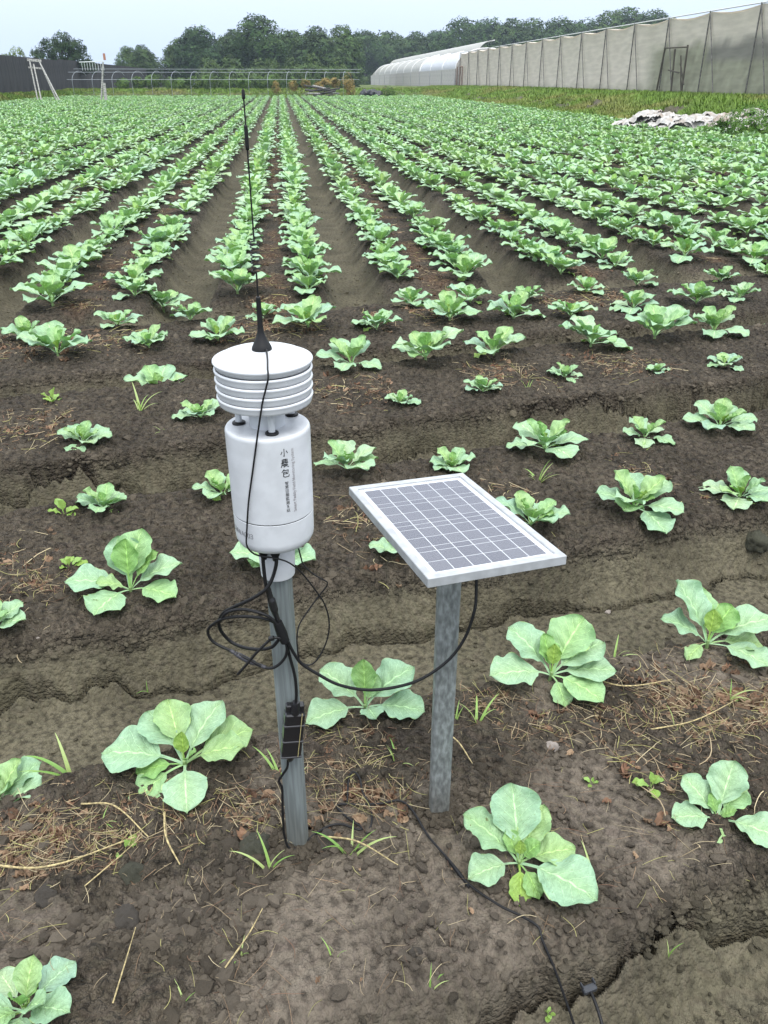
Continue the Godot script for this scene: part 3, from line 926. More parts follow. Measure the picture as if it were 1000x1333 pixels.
func make_antenna() -> void:
	var base_y := 1.1306
	var o := thing("whip_antenna", POST + Vector3(0.0, base_y, 0.0), "thin black whip antenna with a coil, standing on the white lid", "antenna")
	var b := MB.new()
	b.lathe([[0.0000, -0.0015], [0.0155, -0.0015], [0.0160, 0.0], [0.0157, 0.003], [0.0144, 0.006], [0.0135, 0.008], [0.0099, 0.015], [0.0068, 0.022], [0.0052, 0.029], [0.0049, 0.033], [0.0043, 0.035], [0.0036, 0.080], [0.0031, 0.082], [0.0000, 0.082]], 28)
	put("base", b.mesh(black), o)
	b = MB.new()
	b.tube(PackedVector3Array([Vector3(0, 0.08, 0), Vector3(0, 0.119, 0)]), 0.0013, 8)
	put("lower_rod", b.mesh(black), o)
	var hel := PackedVector3Array()
	for i in 8 * 16 + 1:
		var a := TAU * i / 16.0
		var k := i / 128.0
		var rr := 0.0064 * smoothstep(0.0, 0.05, k) * (1.0 - smoothstep(0.95, 1.0, k))
		hel.append(Vector3(cos(a) * rr, 0.118 + 0.046 * k, sin(a) * rr))
	b = MB.new()
	b.tube(hel, 0.0010, 6)
	put("coil", b.mesh(black), o)
	b = MB.new()
	b.tube(PackedVector3Array([Vector3(0, 0.163, 0), Vector3(0, 0.22, 0), Vector3(0, 0.290, 0)]), 0.0012, 8)
	put("middle_rod", b.mesh(black), o)
	b = MB.new()
	b.lathe([[0.0, 0.286], [0.0024, 0.286], [0.0028, 0.290], [0.0028, 0.316], [0.0022, 0.318], [0.0, 0.318]], 12)
	put("joint_sleeve", b.mesh(black), o)
	b = MB.new()
	b.tube(PackedVector3Array([Vector3(0, 0.316, 0), Vector3(0, 0.351, 0)]), 0.0011, 8)
	put("upper_rod", b.mesh(black), o)
	b = MB.new()
	b.lathe([[0.0, 0.349], [0.0022, 0.350], [0.0025, 0.352], [0.0022, 0.361], [0.0, 0.3625]], 10)
	put("tip", b.mesh(black), o)
	var lead := PackedVector3Array([Vector3(-0.1828, 1.1345, -1.2240), Vector3(-0.1800, 1.1318, -1.2100), Vector3(-0.1762, 1.1285, -1.1850), Vector3(-0.1735, 1.1225, -1.1620), Vector3(-0.1722, 1.1130, -1.1535), Vector3(-0.1777, 1.0934, -1.1550), Vector3(-0.1834, 1.0748, -1.1560), Vector3(-0.1894, 1.0494, -1.1600), Vector3(-0.1977, 1.0119, -1.1655), Vector3(-0.2091, 0.9562, -1.1685), Vector3(-0.2211, 0.8967, -1.1715), Vector3(-0.2281, 0.8467, -1.1735), Vector3(-0.2318, 0.8141, -1.1750), Vector3(-0.2291, 0.8024, -1.1770), Vector3(-0.2220, 0.7891, -1.1840), Vector3(-0.2122, 0.7842, -1.1850), Vector3(-0.1838, 0.7784, -1.1860), Vector3(-0.1643, 0.7642, -1.1950), Vector3(-0.1454, 0.7345, -1.2090), Vector3(-0.1260, 0.6955, -1.2190), Vector3(-0.1096, 0.6604, -1.2240), Vector3(-0.1022, 0.6262, -1.2240), Vector3(-0.1030, 0.5969, -1.2210), Vector3(-0.1125, 0.5644, -1.2170), Vector3(-0.1290, 0.5366, -1.2110), Vector3(-0.1422, 0.5291, -1.2090), Vector3(-0.1545, 0.5377, -1.2050)])
	for i in lead.size(): lead[i] -= o.position
	put("lead", cable_mesh(lead, 0.0015, 7), o)

func make_cables() -> void:
	var sh := mat(lin(0.009, 0.009, 0.010), 0.5, 0.0, 0.35)
	var defs := [
		["sensor_cable", "thick black sensor cable dropping from the housing's left gland into the bundle", 0.0033, PackedVector3Array([Vector3(-0.2085, 0.8032, -1.1990), Vector3(-0.2096, 0.7878, -1.1990), Vector3(-0.2100, 0.7595, -1.1970), Vector3(-0.2082, 0.7217, -1.1940), Vector3(-0.2046, 0.6958, -1.1940), Vector3(-0.2020, 0.6727, -1.1940), Vector3(-0.1932, 0.6420, -1.1970), Vector3(-0.1856, 0.6097, -1.1990)])],
		["sensor_cable", "thick black cable from the housing's right gland, wound into a wide loop", 0.0033, PackedVector3Array([Vector3(-0.1866, 0.8061, -1.1940), Vector3(-0.1876, 0.7908, -1.1940), Vector3(-0.1861, 0.7688, -1.1920), Vector3(-0.1931, 0.7412, -1.1910), Vector3(-0.2006, 0.7250, -1.1870), Vector3(-0.2095, 0.7137, -1.1850), Vector3(-0.2348, 0.6925, -1.1900), Vector3(-0.2742, 0.6606, -1.2090), Vector3(-0.2945, 0.6417, -1.2190), Vector3(-0.3072, 0.6156, -1.2290), Vector3(-0.3063, 0.5836, -1.2390), Vector3(-0.2854, 0.5566, -1.2390), Vector3(-0.2426, 0.5629, -1.2140), Vector3(-0.2081, 0.5790, -1.1990), Vector3(-0.1921, 0.5996, -1.1960)])],
		["power_cable", "black power cable loop with a ribbed plug, hanging lowest left of the post", 0.0029, PackedVector3Array([Vector3(-0.1873, 0.6213, -1.1950), Vector3(-0.1982, 0.6423, -1.1900), Vector3(-0.2323, 0.6526, -1.1910), Vector3(-0.2858, 0.6403, -1.2060), Vector3(-0.3163, 0.6157, -1.2200), Vector3(-0.3294, 0.5946, -1.2260), Vector3(-0.3216, 0.5714, -1.2260), Vector3(-0.2925, 0.5577, -1.2190), Vector3(-0.2555, 0.5454, -1.2070), Vector3(-0.2226, 0.5302, -1.2010), Vector3(-0.2063, 0.5319, -1.1990), Vector3(-0.1864, 0.5517, -1.1985), Vector3(-0.1795, 0.5732, -1.1985), Vector3(-0.1810, 0.5961, -1.1985)])],
		["loop_cable", "short black cable arc forming the top of the loops beside the post", 0.0029, PackedVector3Array([Vector3(-0.1889, 0.6291, -1.1890), Vector3(-0.2036, 0.6559, -1.1850), Vector3(-0.2238, 0.6662, -1.1860), Vector3(-0.2569, 0.6659, -1.1960), Vector3(-0.2847, 0.6522, -1.2050), Vector3(-0.3021, 0.6248, -1.2150)])],
		["thin_cable", "thin black wire from under the housing bending to a point right of the post", 0.0014, PackedVector3Array([Vector3(-0.1530, 0.7852, -1.2290), Vector3(-0.1488, 0.7481, -1.2390), Vector3(-0.1454, 0.7335, -1.2390), Vector3(-0.1269, 0.7123, -1.2390), Vector3(-0.1035, 0.6960, -1.2390), Vector3(-0.1040, 0.6890, -1.2390), Vector3(-0.1173, 0.6705, -1.2370), Vector3(-0.1358, 0.6467, -1.2290), Vector3(-0.1559, 0.6191, -1.2140), Vector3(-0.1604, 0.5988, -1.2060), Vector3(-0.1603, 0.5647, -1.2030), Vector3(-0.1574, 0.5377, -1.2030)])],
		["box_cable", "black cable running down the sensor post into the box gland", 0.0030, PackedVector3Array([Vector3(-0.1846, 0.6065, -1.2000), Vector3(-0.1816, 0.5931, -1.2020), Vector3(-0.1765, 0.5576, -1.2030), Vector3(-0.1690, 0.5084, -1.2030), Vector3(-0.1678, 0.4708, -1.2010), Vector3(-0.1704, 0.4400, -1.2010)])],
		["solar_cable", "long black cable sagging from the sensor post round the solar post to the panel", 0.0031, PackedVector3Array([Vector3(-0.1832, 0.6159, -1.1930), Vector3(-0.1798, 0.6058, -1.1950), Vector3(-0.1684, 0.5678, -1.1990), Vector3(-0.1545, 0.5377, -1.2030), Vector3(-0.1266, 0.5121, -1.2050), Vector3(-0.0883, 0.4827, -1.2090), Vector3(-0.0359, 0.4567, -1.2240), Vector3(0.0181, 0.4497, -1.2390), Vector3(0.0736, 0.4501, -1.2640), Vector3(0.1289, 0.4824, -1.2840), Vector3(0.1612, 0.5261, -1.2990), Vector3(0.1788, 0.5822, -1.3140), Vector3(0.1819, 0.6103, -1.3290), Vector3(0.1795, 0.6700, -1.3490), Vector3(0.160, 0.7600, -1.3590)])],
	]
	for q in defs:
		var pts: PackedVector3Array = q[3]
		var o := thing(q[0], pts[0], q[1], "cable", "black cables on the sensor post")
		for i in pts.size(): pts[i] -= o.position
		put("sheath", cable_mesh(pts, q[2], 9, sh), o)
		if q[0] == "power_cable":
			var b := MB.new()
			var p0 := Vector3(-0.2893, 0.5575, -1.2175) - o.position
			var p1 := Vector3(-0.2226, 0.5302, -1.2010) - o.position
			var path := PackedVector3Array()
			var rad := []
			for i in 41:
				var t := i / 40.0
				path.append(p0.lerp(p1, t) + Vector3(0, -0.003 * sin(PI * t), 0))
				rad.append(0.0034 + 0.0022 * smoothstep(0.12, 0.28, t) * (1.0 - smoothstep(0.62, 0.74, t)) + (0.0006 if i % 3 == 0 else 0.0))
			b.tube(path, rad, 12)
			put("plug", b.mesh(mat(lin(0.035, 0.034, 0.042), 0.5)), o)
		elif q[0] == "sensor_cable" and q[2] == 0.0033 and pts.size() == 8:
			var b := MB.new()
			var path := PackedVector3Array()
			var rad := []
			for i in 25:
				var t := i / 24.0
				path.append(Vector3(-0.2055, 0.716, -1.1940).lerp(Vector3(-0.1905, 0.632, -1.1960), t) - o.position)
				rad.append(0.0046 + 0.0022 * smoothstep(0.30, 0.34, t) * (1.0 - smoothstep(0.62, 0.66, t)) + (0.0005 if i % 2 == 0 else 0.0))
			b.tube(path, rad, 12)
			put("screw_connector", b.mesh(mat(lin(0.010, 0.010, 0.011), 0.4)), o)
			path = PackedVector3Array([Vector3(-0.1925, 0.640, -1.1930), Vector3(-0.186, 0.615, -1.1930), Vector3(-0.181, 0.596, -1.1930)])
			for i in 3: path[i] -= o.position
			b = MB.new()
			b.tube(path, [0.0085, 0.0100, 0.0085], 10)
			put("tape_wrap", b.mesh(sh), o)
	var tie := thing("cable_tie", Vector3(-0.1855, 0.6115, -1.1990), "black cable tie with its long tail pointing down left from the bundle", "cable tie")
	var b2 := MB.new()
	var pts2 := PackedVector3Array([Vector3(-0.1790, 0.6050, -1.1880), Vector3(-0.1900, 0.6110, -1.1850), Vector3(-0.2026, 0.6110, -1.1840), Vector3(-0.2090, 0.6060, -1.1830), Vector3(-0.2306, 0.5828, -1.1820), Vector3(-0.2520, 0.5530, -1.1850), Vector3(-0.2737, 0.5234, -1.1890)])
	for i in pts2.size(): pts2[i] -= tie.position
	b2.tube(smooth_path(pts2), 0.0026, 4)
	put("strap", b2.mesh(black), tie)
	b2 = MB.new()
	b2.cbox(Transform3D(Basis(Vector3.BACK, 0.3), Vector3(-0.2040, 0.6115, -1.1825) - tie.position), Vector3(0.011, 0.008, 0.008), 0.0015)
	put("clasp", b2.mesh(black), tie)
	# inline box
	var top := Vector3(-0.1704, 0.4455, -1.2030)
	var bot := Vector3(-0.1890, 0.2990, -1.2060)
	var bx := thing("converter_box", bot, "small black ribbed converter box hanging against the lower sensor post", "electrical box")
	var up := (top - bot).normalized()
	var right := Vector3(0.97, 0, -0.22)
	right = (right - up * right.dot(up)).normalized()
	var bs := Basis(right, up, right.cross(up))
	var gloss := mat(lin(0.010, 0.010, 0.012), 0.28)
	b2 = MB.new()
	b2.cbox(Transform3D(bs, up * 0.064), Vector3(0.039, 0.118, 0.024), 0.003)
	put("case", b2.mesh(gloss), bx)
	for yy in [0.010, 0.052, 0.094]:
		b2 = MB.new()
		b2.cbox(Transform3D(bs, up * yy), Vector3(0.0415, 0.0045, 0.0265), 0.001)
		put("rib", b2.mesh(mat(lin(0.03, 0.03, 0.034), 0.4)), bx)
	b2 = MB.new()
	b2.cbox(Transform3D(bs, up * 0.128 - bs.z * 0.004), Vector3(0.036, 0.022, 0.014), 0.002)
	put("shoulder", b2.mesh(gloss), bx)
	b2 = MB.new()
	b2.tube(PackedVector3Array([up * 0.118 + bs.z * 0.002, up * 0.132 + bs.z * 0.002, up * 0.133 + bs.z * 0.002, up * 0.142 + bs.z * 0.002, up * 0.149 + bs.z * 0.002]), [0.0105, 0.0105, 0.0088, 0.0092, 0.0066], 10)
	put("gland", b2.mesh(gloss), bx)
	b2 = MB.new()
	b2.box(Transform3D(bs, up * 0.070 + bs.x * 0.0125 + bs.z * 0.0135), Vector3(0.0012, 0.115, 0.0012))
	put("wire", b2.mesh(mat(lin(0.35, 0.30, 0.14), 0.5)), bx)
	b2 = MB.new()
	b2.tube(PackedVector3Array([up * 0.008, up * -0.004, up * -0.012]), [0.011, 0.008, 0.004], 10)
	put("outlet", b2.mesh(gloss), bx)
	# cable over the ground
	var gp := PackedVector3Array([Vector3(-0.1895, 0.3060, -1.2060), Vector3(-0.1941, 0.2900, -1.2050), Vector3(-0.1971, 0.2693, -1.2060), Vector3(-0.2065, 0.2491, -1.2090), Vector3(-0.2176, 0.2252, -1.2110), Vector3(-0.2122, 0.2099, -1.2110), Vector3(-0.2142, 0.1504, -1.2120), Vector3(-0.2160, 0.0984, -1.2130), Vector3(-0.2165, 0.0533, -1.2190)])
	for q in [Vector2(-0.205, -1.215), Vector2(-0.178, -1.225), Vector2(-0.157, -1.250), Vector2(-0.124, -1.275), Vector2(-0.096, -1.279), Vector2(-0.070, -1.268), Vector2(-0.049, -1.264), Vector2(-0.072, -1.287), Vector2(-0.101, -1.318), Vector2(-0.108, -1.336), Vector2(-0.057, -1.334), Vector2(-0.008, -1.336), Vector2(0.033, -1.343), Vector2(0.054, -1.329), Vector2(0.073, -1.294), Vector2(0.091, -1.249), Vector2(0.102, -1.229), Vector2(0.141, -1.175), Vector2(0.174, -1.123), Vector2(0.236, -1.070), Vector2(0.273, -1.050), Vector2(0.306, -1.026), Vector2(0.311, -1.007), Vector2(0.333, -0.975), Vector2(0.359, -0.937), Vector2(0.39, -0.88), Vector2(0.43, -0.80)]:
		gp.append(Vector3(q.x, ground_y(q.x, q.y) + 0.024, q.y))
	var gc := thing("ground_cable", gp[0], "thin black cable from the box, snaking over the soil to the lower photo edge", "cable")
	for i in gp.size(): gp[i] -= gc.position
	put("sheath", cable_mesh(gp, 0.0027, 8, sh), gc)
	var pg := PackedVector3Array([Vector3(0.135, 0, -1.187), Vector3(0.158, 0, -1.150), Vector3(0.178, 0, -1.116)])
	for i in 3: pg[i] = Vector3(pg[i].x, ground_y(pg[i].x, pg[i].z) + 0.019, pg[i].z) - gc.position
	b2 = MB.new()
	b2.tube(pg, [0.0036, 0.0046, 0.0036], 9)
	put("splice", b2.mesh(sh), gc)
	var lp := PackedVector3Array()
	var lh := [0.02, 0.03, 0.034, 0.035, 0.032, 0.026, 0.02, 0.012]
	var ls := [Vector2(-0.086, -1.345), Vector2(-0.084, -1.415), Vector2(-0.075, -1.427), Vector2(-0.059, -1.408), Vector2(-0.051, -1.370), Vector2(-0.032, -1.325), Vector2(-0.028, -1.283), Vector2(-0.040, -1.262)]
	for i in 8: lp.append(Vector3(ls[i].x, ground_y(ls[i].x, ls[i].y) + lh[i], ls[i].y))
	var lo := thing("cable_loop", lp[0], "narrow upright loop of black cable on the soil between the two posts", "cable")
	for i in 8: lp[i] -= lo.position
	put("sheath", cable_mesh(lp, 0.0023, 8, sh), lo)
	# clip at the front slope
	var cy := ground_y(0.407, -0.968) + 0.012
	var cl := thing("cable_clip", Vector3(0.407, cy, -0.968), "small black plastic T-shaped clip lying at the bottom photo edge", "clip")
	b2 = MB.new()
	b2.cbox(Transform3D(Basis(Vector3.UP, 0.35), Vector3.ZERO), Vector3(0.030, 0.012, 0.014), 0.002)
	put("bar", b2.mesh(mat(lin(0.03, 0.033, 0.04), 0.4)), cl)
	for s in [-1.0, 1.0]:
		b2 = MB.new()
		b2.cbox(Transform3D(Basis(Vector3.UP, 0.35), Basis(Vector3.UP, 0.35) * Vector3(s * 0.0135, 0.006, -0.007)), Vector3(0.0032, 0.010, 0.012), 0.001)
		put("prong", b2.mesh(mat(lin(0.03, 0.033, 0.04), 0.4)), cl)
	b2 = MB.new()
	b2.tube(smooth_path(PackedVector3Array([Vector3(0.001, 0.0, 0.004), Vector3(0.006, -0.002, 0.025), Vector3(0.012, -0.012, 0.06), Vector3(0.014, -0.03, 0.1)])), 0.0034, 8)
	put("tail", b2.mesh(sh), cl)

func make_solar_panel() -> void:
	var o := thing("solar_module", SPOST, "small white-framed solar panel lying almost flat on a galvanised post", "solar panel")
	put("post", post_mesh(0.0225, 0.0165, 0.0075, -0.3, 0.775, zinc), o, Transform3D(Basis(Vector3.UP, deg_to_rad(6)), Vector3.ZERO))
	var ex := Vector3(0.93961, -0.03531, -0.34041).normalized()
	var ez := Vector3(0.3286, 0.0672, 0.9421)
	ez = (ez - ex * ez.dot(ex)).normalized()
	var bs := Basis(ex, ez.cross(ex), ez)
	var top := Transform3D(bs, Vector3(0.1192, 0.7851, -1.3202) - SPOST)
	var W := 0.2553
	var L := 0.4135
	var T := 0.0175
	var alu := weathered(mat(lin(0.37, 0.385, 0.40), 0.5, 0.1), 6.0, 0.9, 1.0, 51)
	var fw := 0.0145
	for q in [[0.0, -(L - fw) / 2, W, fw], [0.0, (L - fw) / 2, W, fw]]:
		var b := MB.new()
		b.cbox(top * Transform3D(Basis.IDENTITY, Vector3(q[0], -T / 2, q[1])), Vector3(q[2], T, q[3]), 0.0012)
		put("frame_bar", b.mesh(alu), o)
	for s in [-1.0, 1.0]:
		var b := MB.new()
		b.cbox(top * Transform3D(Basis.IDENTITY, Vector3(s * (W - fw) / 2, -T / 2 - 0.0001, 0)), Vector3(fw, T - 0.0002, L - fw * 2 - 0.0004), 0.0012)
		put("frame_bar", b.mesh(alu), o)
	var b2 := MB.new()
	b2.box(top * Transform3D(Basis.IDENTITY, Vector3(0, -0.0065, 0)), Vector3(W - fw * 2, 0.004, L - fw * 2))
	var sheet := put("backsheet", b2.mesh(mat(lin(0.52, 0.54, 0.57), 0.7, 0.0, 0.2)), o)
	# cells: six across, rows in the pattern long long short long long short and mirrored
	var cw := (W - fw * 2 - 0.018) / 6.0
	var rows := [1.0, 1.0, 0.5, 1.0, 1.0, 0.5, 0.5, 1.0, 1.0, 0.5, 1.0, 1.0]
	var total := 0.0
	for q in rows: total += q
	var unit := (L - fw * 2 - 0.020) / total
	var cell_mats := []
	for i in 4:
		var m := mat(lin(0.055 + 0.006 * i, 0.056 + 0.006 * i, 0.076 + 0.006 * i), 0.6, 0.0, 0.2)
		cell_mats.append(m)
	var shapes := {}
	var z := -(L - fw * 2 - 0.020) / 2
	for r in rows:
		var hgt: float = r * unit
		if not shapes.has(r):
			var b := MB.new()
			b.box(Transform3D.IDENTITY, Vector3(cw - 0.0021, 0.0004, hgt - 0.0022))
			shapes[r] = b
		for i in 6:
			var x := (i - 2.5) * cw
			var mb: MB = shapes[r]
			var c := put("cell", mb.mesh(cell_mats[(i * 7 + int(z * 900.0) + 900) % 4]), sheet, top * Transform3D(Basis.IDENTITY, Vector3(x, -0.0041, z + hgt / 2)))
		z += hgt
	var gl := mat(Color(0.95, 0.97, 1.0, 0.03), 0.06)
	gl.transparency = BaseMaterial3D.TRANSPARENCY_ALPHA
	var pane := PlaneMesh.new()
	pane.size = Vector2(W - fw * 2 - 0.0004, L - fw * 2 - 0.0004)
	pane.material = gl
	put("glass", pane, o, top * Transform3D(Basis.IDENTITY, Vector3(0, -0.0020, 0)))
	b2 = MB.new()
	b2.cbox(top * Transform3D(Basis.IDENTITY, Vector3(0.02, -0.0160, 0.0)), Vector3(0.06, 0.014, 0.20), 0.001)
	put("bracket", b2.mesh(zinc), o)
	b2 = MB.new()
	b2.cbox(top * Transform3D(Basis.IDENTITY, Vector3(0.045, -0.016, -0.11)), Vector3(0.07, 0.018, 0.05), 0.002)
	put("junction_box", b2.mesh(black), o)

# ------------------------------------------------------------------ clods, stones, straw, weeds
func rock_mesh(sd: int, m: Material, sub := 1, sharp := 0.35) -> ArrayMesh:
	var f := FastNoiseLite.new()
	f.seed = sd
	f.frequency = 0.9
	f.fractal_octaves = 3
	var nu := 9 + 6 * sub
	var nv := 6 + 4 * sub
	var pts := PackedVector3Array()
	for j in nv:
		var ph := PI * j / (nv - 1) - PI / 2
		for i in nu:
			var a := -TAU * i / (nu - 1)
			var d := Vector3(cos(ph) * cos(a), sin(ph), cos(ph) * sin(a))
			if i == nu - 1: d = Vector3(cos(ph), sin(ph), 0)
			pts.append(d * (1.0 + sharp * f.get_noise_3dv(d * 1.3) + sharp * 0.35 * f.get_noise_3dv(d * 4.0)))
	var b := MB.new()
	if sub == 0:   # crumbs break with flat faces
		for j in nv - 1:
			for i in nu - 1:
				var p := [pts[j * nu + i], pts[j * nu + i + 1], pts[(j + 1) * nu + i], pts[(j + 1) * nu + i + 1]]
				for t in [[0, 1, 2], [1, 3, 2]]:
					var nn: Vector3 = (p[t[1]] - p[t[0]]).cross(p[t[2]] - p[t[0]])
					if nn.length_squared() < 1e-12: continue
					nn = nn.normalized()
					if nn.dot(p[t[0]]) < 0: nn = -nn
					b.flat_tri(p[t[0]], p[t[1]], p[t[2]], nn)
		return b.mesh(m)
	b.grid(pts, nu, nv, Color.WHITE, true)
	return b.mesh(m)

func make_clods() -> void:
	var m := mat(Color.WHITE, 0.95, 0.0, 0.3)
	m.vertex_color_use_as_albedo = true
	weathered(m, 14.0, 0.7, 1.0, 61, 0.25)
	var o := thing("soil_clods", Vector3.ZERO, "loose dark crumbs of soil strewn over the raised beds", "soil clods", "", "stuff")
	var n := 3
	var meshes := []
	for i in n: meshes.append(rock_mesh(70 + i, m, 0, 0.6))
	var xs := [[], [], []]
	var cs := [[], [], []]
	var placed := 0
	while placed < 62000:
		var dist := 0.75 + 5.0 * pow(rng.randf(), 1.5)
		var x := rf(-0.72, 0.72) * (dist + 0.3)
		var z := -dist
		var v := -0.306 * x - 0.952 * z
		if v > 5.8: continue
		var s := bed_share(x, z)
		var edge := 1.0 - absf(s - 0.93) * 2.5
		var den := (0.30 + 0.7 * clampf(edge, 0, 1)) * smoothstep(0.6, 0.9, s) + 0.035
		den *= clampf(n_patch.get_noise_2d(x * 2.0 + 5.0, z * 2.0) * 1.8 + 0.7, 0.12, 1.0)
		den *= 1.0 - 0.93 * trodden(x, z)
		if rng.randf() > den: continue
		placed += 1
		var q := rng.randf()
		var sz := 0.0028 + 0.0062 * pow(q, 2.0) + (0.010 * pow(rng.randf(), 2.0) if rng.randf() < 0.08 else 0.0)
		sz *= 1.0 + 0.12 * dist
		var k := rng.randi() % n
		var bs := Basis.from_euler(Vector3(rf(-0.5, 0.5), rf(0, TAU), rf(-0.5, 0.5))) * Basis.from_scale(Vector3(sz * rf(0.8, 1.3), sz * rf(0.55, 0.9), sz * rf(0.8, 1.3)))
		xs[k].append(Transform3D(bs, Vector3(x, ground_y(x, z) + 0.010 * smoothstep(0.3, 0.9, s) + sz * 0.25, z)))
		var t := rf(0.65, 1.5)
		cs[k].append(soil_color(x, z, s, trodden(x, z) * s) * t)
	for i in 14000:   # and coarser ones further along the long beds
		var dist := 5.5 + 8.0 * pow(rng.randf(), 1.4)
		var x := rf(-0.62, 0.62) * dist
		var z := -dist
		if -0.306 * x - 0.952 * z < 5.6: continue
		var s := bed_share(x, z)
		if rng.randf() > 0.15 + 0.85 * smoothstep(0.3, 0.8, s): continue
		var sz := rf(0.006, 0.013) + (rf(0.0, 0.016) if rng.randf() < 0.1 else 0.0)
		var k := rng.randi() % n
		xs[k].append(Transform3D(Basis.from_euler(Vector3(rf(-0.5, 0.5), rf(0, TAU), 0)) * Basis.from_scale(Vector3(sz, sz * 0.7, sz)), Vector3(x, ground_y(x, z) + 0.004, z)))
		cs[k].append(soil_color(x, z, s, 0.0) * rf(0.65, 1.4))
	for q in [POST, SPOST]:   # heaped round the posts
		for i in 220:
			var a := rf(0, TAU)
			var d := 0.022 + 0.05 * pow(rng.randf(), 1.6)
			var x: float = q.x + cos(a) * d
			var z: float = q.z + sin(a) * d
			var sz := rf(0.003, 0.010)
			var k := rng.randi() % n
			xs[k].append(Transform3D(Basis.from_euler(Vector3(rf(-0.5, 0.5), rf(0, TAU), 0)) * Basis.from_scale(Vector3(sz, sz * 0.8, sz)), Vector3(x, ground_y(x, z) + 0.012 + 0.012 * (1.0 - d / 0.075), z)))
			cs[k].append(soil_color(x, z, 1.0, 0.0) * rf(0.8, 1.3))
	for i in n: scatter("crumb_%03d" % i, meshes[i], xs[i], cs[i], o)

func make_stones() -> void:
	var grey_m := weathered(mat(lin(0.30, 0.26, 0.23), 0.85), 12.0, 0.75, 1.0, 81, 0.08)
	var moss_m := weathered(mat(lin(0.098, 0.098, 0.064), 0.95), 12.0, 0.6, 1.0, 82, 0.5)
	var dark_m := weathered(mat(lin(0.115, 0.097, 0.077), 0.95), 12.0, 0.6, 1.0, 83, 0.5)
	var defs := [
		["stone", 0.471, -2.218, 0.020, 0.016, 0.014, grey_m, "round beige pebble in the furrow behind the big cabbage", "stone"],
		["stone", 0.422, -1.525, 0.014, 0.020, 0.024, grey_m, "upright pale grey stone below the big cabbage right of the solar post", "stone"],
		["soil_clod", -0.533, -1.150, 0.030, 0.026, 0.028, moss_m, "greenish mossy clod beside the straw, lower left of the sensor post", "clod"],
		["soil_clod", -0.285, -1.225, 0.036, 0.026, 0.030, moss_m, "large mossy clod just left of the sensor post's foot", "clod"],
		["soil_clod", -0.520, -1.050, 0.034, 0.020, 0.026, dark_m, "dark rough clod below the greenish mossy one", "clod"],
		["soil_clod", 0.536, -1.615, 0.030, 0.018, 0.022, dark_m, "dark flat clod beneath the big cabbage right of the solar post", "clod"],
		["soil_clod", -0.130, -1.240, 0.028, 0.022, 0.024, dark_m, "lumpy clod beside the sensor post under the ground cable", "clod"],
		["stone", -0.630, -1.180, 0.014, 0.008, 0.010, grey_m, "small pale pebble half buried in the straw", "stone"],
		["stone", -1.056, -1.993, 0.011, 0.009, 0.010, grey_m, "pale pebble on the second bed's shoulder, left of the big cabbage", "stone"],
		["soil_clod", 1.450, -2.720, 0.05, 0.042, 0.045, moss_m, "mossy green clod on the second bed by the right photo edge", "clod"],
		["stone", 0.804, -2.389, 0.012, 0.007, 0.008, grey_m, "light flake of stone in the furrow right of the solar panel", "stone"],
		["soil_clod", -0.700, -1.100, 0.026, 0.020, 0.022, dark_m, "dark round clod at the left edge of the straw", "clod"],
		["stone", 0.060, -0.985, 0.016, 0.008, 0.012, dark_m, "flat dark stone lying on the smooth trodden soil", "stone"],
		["stone", 0.115, -2.62, 0.022, 0.014, 0.018, grey_m, "brown stone by the dry litter left of the solar panel", "stone"],
	]
	for i in defs.size():
		var q: Array = defs[i]
		var y: float = ground_y(q[1], q[2]) + q[4] * 0.45
		var o := put(q[0], rock_mesh(90 + i, q[6], 2, 0.4), self, Transform3D(Basis(Vector3.UP, i * 1.3) * Basis.from_scale(Vector3(q[3], q[4], q[5])), Vector3(q[1], y, q[2])))
		tag(o, q[7], q[8], "loose stones and clods on the near beds")

func strand(sd: int, m: Material) -> ArrayMesh:
	var r := RandomNumberGenerator.new()
	r.seed = sd
	var p := PackedVector3Array()
	var dir := Vector3(1, 0, 0)
	var pos := Vector3(-0.5, 0, 0)
	var bend := r.randf_range(-0.5, 0.5)
	for i in 7:
		p.append(pos)
		pos += dir / 6.0
		dir = (dir + Vector3(r.randf_range(-0.12, 0.12), r.randf_range(-0.16, 0.14), bend * 0.4 + r.randf_range(-0.3, 0.3))).normalized()
	var b := MB.new()
	b.tube(p, [0.012, 0.014, 0.014, 0.013, 0.012, 0.010, 0.005], 4, Color.WHITE, false)
	return b.mesh(m)

func crumpled(sd: int, m: Material) -> ArrayMesh:
	var f := FastNoiseLite.new()
	f.seed = sd
	f.frequency = 1.6
	var p := PackedVector3Array()
	for j in 6:
		for i in 6:
			var x := i / 5.0 - 0.5
			var z := (j / 5.0 - 0.5) * 0.7 * (1.0 - 0.8 * absf(x))
			p.append(Vector3(x + 0.12 * f.get_noise_2d(z * 3.0, x), 0.62 * f.get_noise_2d(x * 2.6, z * 2.6 + 5.0) + 1.6 * z * z, z + 0.15 * f.get_noise_2d(x * 2.0, 9.0)))
	var b := MB.new()
	b.grid(p, 6, 6)
	return b.mesh(m)

